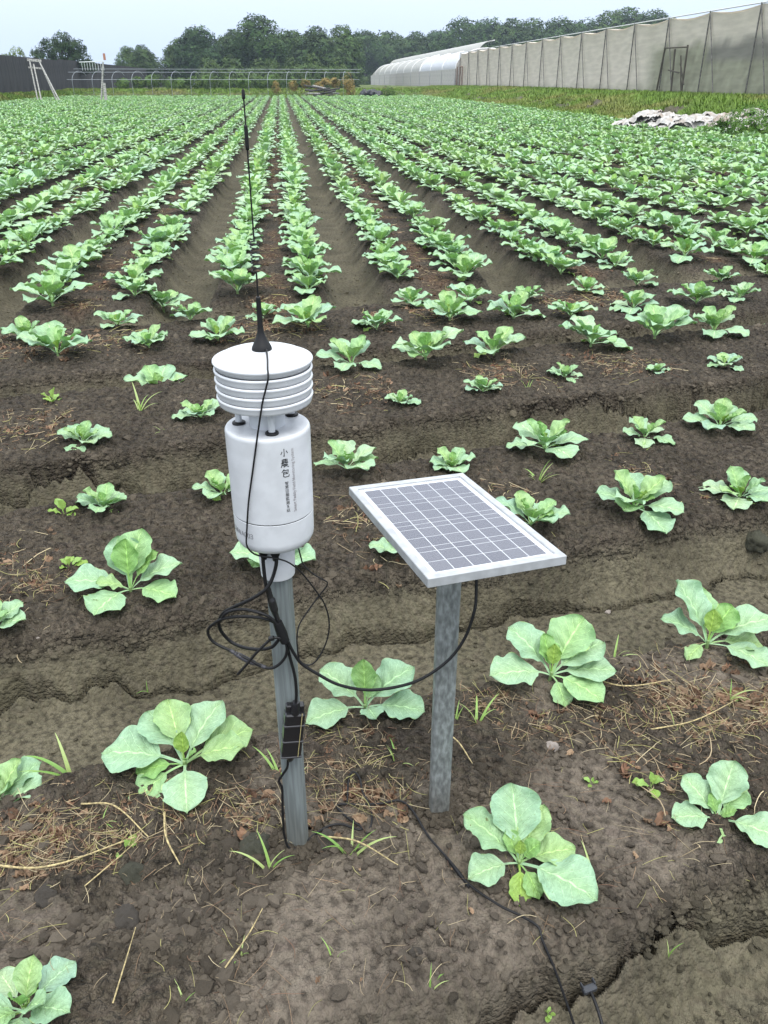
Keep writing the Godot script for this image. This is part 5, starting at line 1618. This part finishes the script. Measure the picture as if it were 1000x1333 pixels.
func make_tunnel() -> void:
	var tube_m := mat(lin(0.30, 0.33, 0.36), 0.5, 0.2)
	var o := thing("tunnel_frame", field_point(-6.0, 94), "bare galvanised hoop frame of a long low tunnel at the field's far end", "hoop frame")
	var w := -20.5
	var k := 0
	while w < 8.4:
		var p := field_point(w, 94.0)
		var gy := ground_y(p.x, p.z)
		var pts := PackedVector3Array()
		for i in 15:
			var t := i / 14.0
			var q: Vector3
			if t < 0.28: q = Vector3(0, t / 0.28 * 1.5 - 0.2, 0)
			elif t > 1.72: q = Vector3(0.2, (1.0 - t) / 0.28 * 1.5 - 0.2, -4.4)
			else:
				var a := (t - 0.28) / 0.72 * PI * 0.8
				q = Vector3(0.1 - 0.1 * cos(a), 1.3 + 0.95 * sin(a), -2.2 + 2.2 * cos(a))
			pts.append(p + Vector3(0, gy, 0) + q - o.position)
		var b := MB.new()
		b.tube(pts, 0.016, 6)
		put("hoop", b.mesh(tube_m), o)
		w += 1.93
		k += 1
	for q in [[0.0, 1.3, 0.0], [0.03, 1.95, -0.65], [0.1, 2.25, -2.2]]:
		var b := MB.new()
		var a := field_point(-21.0, 94.0)
		var c := field_point(8.2, 94.0)
		var up := Vector3(q[0], q[1] + 0.5, q[2])
		b.tube(PackedVector3Array([a + up - o.position, c + up - o.position]), 0.016, 6)
		put("purlin", b.mesh(tube_m), o)
	# withered climbers on the frame's end
	var vines := crown_mesh(195, [[0, 0.9, 0, 0.55, 0.9], [-1.4, 1.2, 0, 0.5, 0.8], [-2.6, 1.0, 0, 0.5, 0.9], [1.6, 1.3, 0, 0.55, 0.8], [3.0, 1.3, 0, 0.6, 1.4], [3.2, 0.6, 0, 0.5, 1.2], [-4.4, 0.9, 0, 0.4, 1.5], [0.7, 1.4, 0, 0.45, 0.7]], 1700, 0.16, Color(0.23, 0.17, 0.06), 0.5)
	var vp := field_point(4.0, 93.2)
	var v := thing("withered_vine", Vector3(vp.x, ground_y(vp.x, vp.z), vp.z), "yellow-brown withered vines clinging to the right end of the hoop frame", "vine")
	put("foliage", vines, v)
	var green_v := crown_mesh(196, [[0, 0.8, 0, 0.9, 0.8], [-1.6, 0.7, 0, 0.8, 0.7], [1.8, 0.7, 0, 0.8, 0.7], [3.6, 0.6, 0, 0.8, 0.7], [-3.4, 0.6, 0, 0.8, 0.7]], 1500, 0.2, Color(0.07, 0.12, 0.03), 0.5)
	for q in [[-7.5, 100.0, "low green shrub inside the hoop frame, left of the brown vines"], [-0.5, 101.0, "low green shrub behind the brown vines"], [-14.0, 104.0, "low green shrub far behind the hoop frame's left half"]]:
		var gp := field_point(q[0], q[1])
		var g := thing("shrub", Vector3(gp.x, ground_y(gp.x, gp.z), gp.z), q[2], "shrub", "shrubs behind the hoop frame")
		put("foliage", green_v, g)
	# log pile
	var lm := weathered(mat(lin(0.11, 0.10, 0.095), 0.9), 1.5, 0.4, 1.0, 197)
	var lm2 := weathered(mat(lin(0.45, 0.44, 0.42), 0.9), 1.5, 0.5, 1.0, 198)
	var lp := Vector3(-6.1, 0, -90.5)
	var pile_y := ground_y(lp.x, lp.z)
	for i in 14:
		var b := MB.new()
		var l := rf(1.0, 2.4)
		b.tube(PackedVector3Array([Vector3(-l / 2, 0, 0), Vector3(l / 2, rf(-0.1, 0.1), 0)]), [rf(0.06, 0.1), rf(0.05, 0.09)], 7)
		var lay := i / 4
		var col_ := i % 4
		var o4 := put("log", b.mesh(lm if i % 3 != 1 else lm2), self, Transform3D(Basis.from_euler(Vector3(0, rf(-0.5, 0.5), rf(-0.2, 0.2))), Vector3(lp.x + (col_ - 1.5) * 0.6, pile_y + 0.12 + lay * 0.28, lp.z + rf(-0.4, 0.4))))
		tag(o4, "%s timber, %s along the %s layer of the heap before the hoop frame" % ["dark" if i % 3 != 1 else "pale", ["first", "second", "third", "last"][col_], ["bottom", "second", "third", "top"][lay]], "log", "timbers heaped before the hoop frame")
	# dark bags beside the greenhouse
	var bag := weathered(mat(lin(0.02, 0.024, 0.03), 0.45), 1.0, 0.5, 1.0, 199)
	for q in [[-1.9, -90.5, 0.55, "black bag at the left of the row before the greenhouse"], [-1.2, -90.8, 0.62, "black bag in the middle before the greenhouse end"], [-0.5, -90.4, 0.5, "black bag beside the green bush at the greenhouse"]]:
		var o5 := put("black_bag", rock_mesh(int(q[2] * 100), bag, 2, 0.5), self, Transform3D(Basis.from_scale(Vector3(q[2], q[2] * 0.8, q[2])), Vector3(q[0], ground_y(q[0], q[1]) + q[2] * 0.45, q[1])))
		tag(o5, q[3], "bag", "black bags by the greenhouse")
	var bush := thing("bush", Vector3(0.35, ground_y(0.35, -90.2), -90.2), "small round green bush at the corner of the greenhouse", "bush")
	put("foliage", crown_mesh(200, [[0, 0.5, 0, 0.62, 0.9], [0.3, 0.4, 0.1, 0.5, 0.9]], 700, 0.1, Color(0.075, 0.13, 0.03), 0.4), bush)

func make_net_house() -> void:
	var net := mat(Color.WHITE, 0.85, 0.0, 0.3)
	net.vertex_color_use_as_albedo = true
	weathered(net, 0.35, 0.93, 1.0, 210, 0.8)
	net.uv1_scale = Vector3(0.10, 0.55, 0.10)
	net.backlight_enabled = true
	net.backlight = lin(0.5, 0.48, 0.44)
	var steel := weathered(mat(lin(0.22, 0.21, 0.19), 0.7, 0.2), 1.0, 0.6, 1.0, 211)
	var W0 := 23.0
	var H := 3.82
	var base := field_point(W0, 75)
	base.y = ground_y(base.x, base.z)
	var o := thing("net_house", base, "long grey net house with slanting braces along the field's right side", "greenhouse")
	var f := FastNoiseLite.new()
	f.seed = 212
	f.frequency = 0.35
	var net_c := Color(0.66, 0.61, 0.53)
	var r0 := 22.0
	var bays := 18
	var bay := 5.2
	for k in bays:
		var ra := r0 + k * bay
		var pts := PackedVector3Array()
		var nu := 15
		var nv := 12
		var cols := []
		for j in nv:
			for i in nu:
				var t := i / (nu - 1.0)
				var s := j / (nv - 1.0)
				var sag := 0.24 * sin(PI * t) * (1.0 if s > 0.99 else 0.0)
				var rr := ra + t * bay
				var bulge := 0.10 * sin(PI * t) * sin(PI * s) + 0.05 * f.get_noise_2d(rr * 2.0, s * 9.0)
				var p := field_point(W0 + 0.06 + bulge, rr, base.y - 0.1 + s * (H + 0.1) - sag)
				pts.append(p - base)
				var stain := clampf(0.8 - s * 5.0 + f.get_noise_2d(rr * 1.3, s * 3.0) * 0.4, 0.0, 1.0)
				var c := net_c.lerp(Color(0.27, 0.29, 0.20), stain * 0.75)
				if rr > 30.0 and rr < 57.0:   # mouldy lower half near the door
					var e := smoothstep(0.72, 0.58, s + f.get_noise_2d(rr * 2.0, 3.0) * 0.08) * smoothstep(57.0, 54.0, rr)
					var band := smoothstep(0.42, 0.48, s) * (1.0 - smoothstep(47.5, 48.0, rr))
					c = c.lerp(Color(0.17, 0.17, 0.155) if band > 0.5 else Color(0.27, 0.28, 0.20) * (1.0 + 0.5 * f.get_noise_2d(rr * 4.0, s * 12.0)), e * 0.85)
				c.a = 1.0
				cols.append(c)
		var b := MB.new()
		b.grid(pts, nu, nv)
		for i in cols.size(): b.c[i] = cols[i]
		put("net_panel", b.mesh(net), o)
		# top sheet of the bay
		var roof := PackedVector3Array()
		for j in 6:
			for i in 6:
				var t2 := i / 5.0
				var q := j / 5.0
				roof.append(field_point(W0 + 0.06 + q * 9.0, ra + t2 * bay, base.y + H - 0.15 * sin(PI * t2)) - base)
		var rb := MB.new()
		rb.grid(roof, 6, 6, net_c)
		put("top_net", rb.mesh(net), o)
	for k in bays + 1:
		var ra := r0 + k * bay
		var foot := field_point(W0 - 0.05, ra, base.y - 0.3) - base
		var head := field_point(W0 - 0.05, ra, base.y + H + 0.05) - base
		var b := MB.new()
		b.tube(PackedVector3Array([foot, head]), 0.038, 7)
		put("post", b.mesh(steel), o)
		if k > 0:
			var bf := field_point(W0 - 0.10, ra - 2.0, base.y - 0.2) - base
			b = MB.new()
			b.tube(PackedVector3Array([bf, head - Vector3(0, 0.1, 0)]), 0.030, 6)
			put("brace", b.mesh(steel), o)
	for hh in [H + 0.03]:
		var b := MB.new()
		b.tube(PackedVector3Array([field_point(W0 - 0.03, r0, base.y + hh) - base, field_point(W0 - 0.03, r0 + bays * bay, base.y + hh) - base]), 0.035, 6)
		put("top_wire", b.mesh(mat(lin(0.55, 0.55, 0.55), 0.6)), o)
	for e in [r0, r0 + bays * bay]:
		var b := MB.new()
		var pts := PackedVector3Array()
		for j in 5:
			for i in 5: pts.append(field_point(W0 + 0.06 + i / 4.0 * 9.0, e, base.y - 0.1 + j / 4.0 * H) - base)
		b.grid(pts, 5, 5, net_c)
		put("end_net", b.mesh(net), o)
	# door frame of dark poles in the near part
	var wood := mat(lin(0.07, 0.06, 0.045), 0.9)
	var dp := field_point(W0 - 0.25, 51.2, base.y)
	var d := thing("door_frame", dp, "dark pole door frame standing before the mouldy part of the net house", "door frame")
	var along := Vector3(-0.1137, 0, -0.9935)
	for q in [[-1.6, 0.0, -1.5, 2.35], [1.9, 0.0, 1.5, 2.35], [-1.5, 2.3, 1.6, 2.3], [-0.2, 0.0, 0.1, 2.2], [-0.9, 1.05, 0.6, 1.15], [-0.8, 1.9, -1.5, 0.1], [-0.9, 1.5, -1.75, 0.4]]:
		var b := MB.new()
		b.tube(PackedVector3Array([along * q[0] + Vector3(0, q[1] - 0.05, 0), along * q[2] + Vector3(0, q[3], 0)]), 0.055 if q[1] == 0.0 else 0.04, 6)
		put("pole", b.mesh(wood), d)
	# small doorway at the far end
	var dp2 := field_point(W0 - 0.3, 113.6, base.y)
	var d2 := thing("door_frame", dp2, "small brown doorway frame at the net house's far corner", "door frame")
	for q in [[-1.0, 0.0, -1.0, 2.3], [0.4, 0.0, 0.4, 2.3], [-1.0, 2.3, 0.4, 2.3], [2.4, 0.0, 2.2, 2.3]]:
		var b := MB.new()
		b.tube(PackedVector3Array([along * q[0] + Vector3(0, q[1] - 0.05, 0), along * q[2] + Vector3(0, q[3], 0)]), 0.09, 6)
		put("pole", b.mesh(mat(lin(0.22, 0.16, 0.13), 0.9)), d2)

func make_greenhouse() -> void:
	var film := mat(lin(0.43, 0.42, 0.36), 0.35, 0.0, 0.5)
	weathered(film, 0.4, 0.80, 1.0, 220)
	film.backlight_enabled = true
	film.backlight = lin(0.35, 0.35, 0.3)
	var clear_film := mat(lin(0.43, 0.44, 0.45), 0.3)
	weathered(clear_film, 0.4, 0.88, 1.0, 221)
	var side := weathered(mat(lin(0.46, 0.44, 0.42), 0.85), 0.5, 0.85, 1.0, 222)
	for span in 2:
		var w0 := 22.6 + span * 8.2
		var wid := 8.0
		var base := field_point(w0 + wid / 2, 140)
		base.y = 0.6
		var o := thing("greenhouse", base, ["arched white film greenhouse with a raised roof vent, beyond the net house", "second white film roof showing behind the raised vent of the first greenhouse"][span], "greenhouse", "film greenhouses beyond the net house")
		var ra := 116.5 if span == 0 else 108.0
		var rb := 226.0
		var eave := 2.5
		var rise := 2.3
		# the roof arch in sections, rounded off at the far end
		var secs := 11
		for k in secs:
			var pts := PackedVector3Array()
			for j in 7:
				var r := lerpf(ra, rb, (k + j / 6.0) / secs)
				var shrink := sqrt(maxf(0.0, 1.0 - pow(clampf((r - (rb - 12.0)) / 12.0, 0.0, 1.0), 2.0)))
				for i in 17:
					var a := PI * i / 16.0
					var h := eave + rise * sin(a) * (0.15 + 0.85 * shrink) - 0.6 * (1.0 - shrink)
					pts.append(field_point(w0 + wid / 2 - wid / 2 * cos(a), r, base.y + h) - base)
			var b := MB.new()
			b.grid(pts, 17, 7)
			put("roof_film", b.mesh(clear_film if k < 3 else film), o)
			b = MB.new()
			var arc := PackedVector3Array()
			for i in 17: arc.append(pts[i] + Vector3(0, 0.05, 0))
			b.tube(arc, 0.12 if k == 3 else 0.05, 6)
			put("arch_rib", b.mesh(mat(lin(0.80, 0.80, 0.80), 0.5)), o)
			b = MB.new()
			b.box(Transform3D(Basis(Vector3(-0.1137, 0, -0.9935), Vector3.UP, Vector3(-0.1137, 0, -0.9935).cross(Vector3.UP)), field_point(w0, lerpf(ra, rb, (k + 0.5) / secs), base.y + eave / 2 - 0.1) - base), Vector3((rb - ra) / secs - 0.06, eave + 0.2, 0.06))
			put("side_panel", b.mesh(side), o)
			b = MB.new()
			b.tube(PackedVector3Array([field_point(w0 - 0.08, lerpf(ra, rb, float(k) / secs), base.y - 0.2) - base, field_point(w0 - 0.08, lerpf(ra, rb, float(k) / secs), base.y + eave) - base]), 0.06, 6)
			put("post", b.mesh(mat(lin(0.4, 0.4, 0.4), 0.6)), o)
		# raised vent along the ridge
		if span == 0:
			var pts2 := PackedVector3Array()
			for j in 9:
				var r := lerpf(ra, rb - 14.0, j / 8.0)
				for i in 9:
					var a := PI * 0.5 * i / 8.0
					pts2.append(field_point(w0 + wid / 2 - 2.0 * cos(a) + 0.9, r, base.y + eave + rise - 0.55 + 1.45 * sin(a)) - base)
			var b := MB.new()
			b.grid(pts2, 9, 9)
			put("roof_vent", b.mesh(film), o)
			b = MB.new()
			b.tube(PackedVector3Array([pts2[8], pts2[80]]), 0.06, 6)
			put("vent_ridge", b.mesh(mat(lin(0.80, 0.80, 0.80), 0.5)), o)
		# near gable
		var b2 := MB.new()
		for i in 16:
			var a := PI * i / 16.0
			var c := PI * (i + 1) / 16.0
			b2.fq(field_point(w0 + wid / 2 - wid / 2 * cos(a), ra, base.y - 0.1) - base, field_point(w0 + wid / 2 - wid / 2 * cos(c), ra, base.y - 0.1) - base, field_point(w0 + wid / 2 - wid / 2 * cos(c), ra, base.y + eave + rise * sin(c)) - base, field_point(w0 + wid / 2 - wid / 2 * cos(a), ra, base.y + eave + rise * sin(a)) - base, Vector3(0.1137, 0, 0.9935))
		put("gable", b2.mesh(side), o)

func make_heap() -> void:
	# crumpled sheeting thrown on the bank
	var f := FastNoiseLite.new()
	f.seed = 230
	f.frequency = 1.0
	f.fractal_octaves = 3
	var m := mat(Color.WHITE, 0.5, 0.0, 0.5)
	m.vertex_color_use_as_albedo = true
	weathered(m, 1.2, 0.8, 1.0, 231, 1.0)
	var a := Vector2(8.7, -32.8)
	var e := Vector2(13.6, -29.4)
	var c := Vector3((a.x + e.x) / 2, 0, (a.y + e.y) / 2)
	c.y = ground_y(c.x, c.z)
	var o := thing("plastic_sheet", c, "heap of crumpled dirty white plastic sheeting on the grassy bank at right", "plastic sheeting")
	var along := Vector3(e.x - a.x, 0, e.y - a.y)
	var len_ := along.length()
	along /= len_
	var across := Vector3(-along.z, 0, along.x)
	var under := PackedVector3Array()
	for jj in 15:
		for ii in 40:
			var su := (ii / 39.0 - 0.5) * (len_ + 0.6)
			var st := (jj / 14.0 - 0.5) * 2.4
			var p := c + along * su + across * st
			var hh := 0.66 * (1.0 - pow(absf(st) / 1.1, 2.0)) * (0.55 + 0.6 * absf(n_patch.get_noise_2d(su * 0.8, 3.0))) * (1.0 - pow(minf(absf(su / len_) * 2.0, 1.05), 4.0) * 0.9)
			p.y = ground_y(p.x, p.z) + hh - 0.05 + 0.12 * f.get_noise_2d(su * 2.0, st * 2.0)
			under.append(p - c)
	var ub := MB.new()
	ub.grid(under, 40, 15, Color(0.40, 0.37, 0.33))
	put("sheet", ub.mesh(m), o)
	for k in 60:
		var u := rf(-0.5, 0.5)
		var su := u * len_
		var st := rf(-0.85, 0.85)
		var o2 := c + along * su + across * st
		var lift := 0.72 * (1.0 - pow(absf(st) / 1.1, 2.0)) * (0.55 + 0.6 * absf(n_patch.get_noise_2d(su * 0.8, 3.0))) * (1.0 - pow(absf(u) * 2.0, 4.0) * 0.8)
		var sx := rf(0.7, 1.5)
		var sy := rf(0.5, 1.0)
		var turn := Basis(Vector3.UP, rf(0, TAU)) * Basis.from_euler(Vector3(rf(-0.2, 0.2), 0, rf(-0.2, 0.2)))
		var brown := rng.randf() < 0.14 or (u > 0.05 and u < 0.3 and rng.randf() < 0.5)
		var pts := PackedVector3Array()
		var cols := []
		var nu := 26
		var nv := 20
		for jj in nv:
			for ii in nu:
				var x := (ii / (nu - 1.0) - 0.5) * sx
				var z := (jj / (nv - 1.0) - 0.5) * sy
				var w1 := 1.0 - 2.0 * absf(f.get_noise_3d(x * 2.2 + k * 9.0, z * 1.1, k))
				var w2 := 1.0 - 2.0 * absf(f.get_noise_3d(x * 5.0 + k * 5.0, z * 3.5, k + 50.0))
				var p := turn * Vector3(x + 0.08 * f.get_noise_2d(z * 4.0, k), 0.13 * w1 + 0.05 * w2, z + 0.08 * f.get_noise_2d(x * 4.0, k + 7.0))
				p += o2
				p.y = maxf(ground_y(p.x, p.z) - 0.04, ground_y(o2.x, o2.z) + lift + p.y - o2.y - 0.02 - 0.6 * (x * x + z * z))
				pts.append(p - c)
				var dirt := clampf(f.get_noise_3d(x * 2.0, z * 2.0, k + 20.0) * 1.3 + (0.75 if brown else 0.05), 0.0, 1.0)
				cols.append(Color(0.46, 0.45, 0.43).lerp(Color(0.27, 0.20, 0.145), dirt * 0.85))
		var b := MB.new()
		b.grid(pts, nu, nv)
		for ii in cols.size(): b.c[ii] = cols[ii]
		put("sheet", b.mesh(m), o)
	# vines over the right end
	var vine := crown_mesh(232, [[0, 0.25, 0, 0.75, 0.7], [0.9, 0.35, -0.1, 0.8, 0.75], [-0.8, 0.12, 0.3, 0.55, 0.55], [1.8, 0.4, 0, 0.8, 0.8]], 2600, 0.075, Color(0.07, 0.14, 0.025), 0.45)
	var vp := Vector3(10.9, 0, -26.9)
	var v := thing("creeper", Vector3(vp.x, ground_y(vp.x, vp.z) + 0.18, vp.z), "bright green creeper mound at the right end of the plastic sheeting", "plant")
	put("foliage", vine, v)

func make_grass() -> void:
	var m := mat(Color.WHITE, 0.7, 0.0, 0.3)
	m.vertex_color_use_as_albedo = true
	m.backlight_enabled = true
	m.backlight = lin(0.25, 0.3, 0.08)
	var b := MB.new()
	var r := RandomNumberGenerator.new()
	r.seed = 240
	for i in 14:
		var a := r.randf_range(0, TAU)
		var at := Vector3(r.randf_range(-0.5, 0.5), 0, r.randf_range(-0.5, 0.5))
		var lean := Vector3(cos(a), 0, sin(a)) * r.randf_range(0.1, 0.6)
		var w := Vector3(-sin(a), 0, cos(a)) * 0.10
		b.flat_tri(at - w, at + w, at + lean + Vector3(0, r.randf_range(0.5, 1.1), 0), (Vector3.UP + lean).normalized())
	var clump := b.mesh(m)
	var xs := []
	var cs := []
	for i in 26000:
		var q := rng.randf()
		var w := 0.0
		var rr := 0.0
		if q < 0.62:
			w = 14.9 + 8.0 * rng.randf()
			rr = 20.0 + 100.0 * pow(rng.randf(), 1.3)
		elif q < 0.75:
			w = -20.6 - 2.0 * rng.randf()
			rr = 50.0 + 50.0 * rng.randf()
		else:
			w = rf(-22, 23)
			rr = 93.0 + 20.0 * pow(rng.randf(), 2.0)
		var p := field_point(w, rr)
		if absf(p.x) > -p.z * 0.65: continue
		p.y = ground_y(p.x, p.z) - 0.03
		var dry := clampf(n_patch.get_noise_2d(p.x * 0.12 + 50.0, p.z * 0.12) * 1.6 + 0.1, 0.0, 0.8)
		var bare := clampf(n_patch.get_noise_2d(p.x * 0.4 + 20.0, p.z * 0.16) * 5.0 - 1.0, 0.0, 1.0) * bed(w, 15.6, 16.3, 17.6, 18.2)
		if rng.randf() < bare: continue
		var t := rf(0.7, 1.3)
		xs.append(Transform3D(Basis(Vector3.UP, rf(0, TAU)).scaled(Vector3(1, rf(0.3, 0.7), 1) * rf(0.2, 0.42)), p))
		cs.append(Color(0.16 * t, 0.26 * t, 0.05 * t).lerp(Color(0.26, 0.25, 0.09) * t, dry))
	var o := scatter("verge_grass", clump, xs, cs, self)
	tag(o, "rough mown grass on the banks around the field", "grass", "", "stuff")

# ------------------------------------------------------------------ everything
func _ready() -> void:
	rng.seed = 20240
	var cam := Camera3D.new()
	cam.name = "camera"
	cam.fov = 64.81
	cam.near = 0.05
	cam.far = 4000.0
	cam.position = Vector3(0, 1.5, 0)
	cam.rotation_degrees = Vector3(-28.009, 0, 0)
	add_child(cam)
	cam.current = true
	var we := WorldEnvironment.new()
	we.name = "world_environment"
	var env := Environment.new()
	env.background_mode = Environment.BG_SKY
	var sky := Sky.new()
	var sm := ProceduralSkyMaterial.new()
	sm.sky_top_color = lin(0.90, 0.93, 0.96)
	sm.sky_horizon_color = lin(0.215, 0.260, 0.338)
	sm.sky_curve = 0.6
	sm.ground_horizon_color = Color(0.6, 0.62, 0.6)
	sm.ground_bottom_color = Color(0.25, 0.25, 0.22)
	sm.sky_energy_multiplier = 1.4
	sm.sun_angle_max = 0.0
	var cover := noise_tex(512, 0.006, [[0.3, Color(0, 0, 0)], [0.8, Color(0.10, 0.10, 0.10)]], 3)
	sm.sky_cover = cover
	sm.sky_cover_modulate = Color(1, 1, 1, 0.4)
	sky.sky_material = sm
	env.sky = sky
	env.background_energy_multiplier = 1.0
	env.tonemap_mode = Environment.TONE_MAPPER_LINEAR
	env.tonemap_exposure = 1.55
	env.sdfgi_enabled = true
	env.ssao_enabled = true
	env.ssil_enabled = true
	env.fog_enabled = true
	env.fog_density = 0.00035
	env.fog_light_color = Color(0.80, 0.86, 0.93)
	we.environment = env
	add_child(we)
	var sun := DirectionalLight3D.new()
	sun.name = "sun"
	sun.light_energy = 0.5
	sun.light_angular_distance = 26.0
	sun.light_color = Color(1.0, 0.985, 0.96)
	sun.rotation_degrees = Vector3(-66, 25, 0)
	sun.shadow_enabled = true
	sun.sky_mode = DirectionalLight3D.SKY_MODE_LIGHT_ONLY
	add_child(sun)

	make_noises()
	black = mat(lin(0.009, 0.009, 0.010), 0.45, 0.0, 0.38)
	white = weathered(mat(lin(0.555, 0.572, 0.60), 0.38), 4.0, 0.95, 1.0, 41)
	zinc = mat(lin(0.29, 0.315, 0.315), 0.5, 0.25)
	weathered(zinc, 7.0, 0.45, 1.0, 42)
	zinc.albedo_texture = noise_tex(512, 0.02, [[0.25, grey(0.70)], [0.5, grey(0.84)], [0.75, grey(1.0)]], 43, FastNoiseLite.TYPE_PERLIN, 6)
	zinc.heightmap_enabled = false
	zinc.uv1_scale = Vector3(11.0, 4.0, 11.0)
	painted = weathered(mat(lin(0.20, 0.228, 0.228), 0.6, 0.1), 7.0, 0.86, 1.0, 44)
	zinc.vertex_color_use_as_albedo = true
	painted.vertex_color_use_as_albedo = true
	painted.uv1_scale = Vector3(22.0, 1.1, 22.0)
	make_leaf_materials()
	make_leaves()
	make_ground()
	make_wall()
	make_tunnel()
	make_net_house()
	make_greenhouse()
	make_trees()
	make_grass()
	make_heap()
	near_cabbages()
	long_rows()
	make_station()
	make_antenna()
	make_solar_panel()
	make_cables()
	make_stones()
	make_clods()
	make_litter()
	make_weeds()
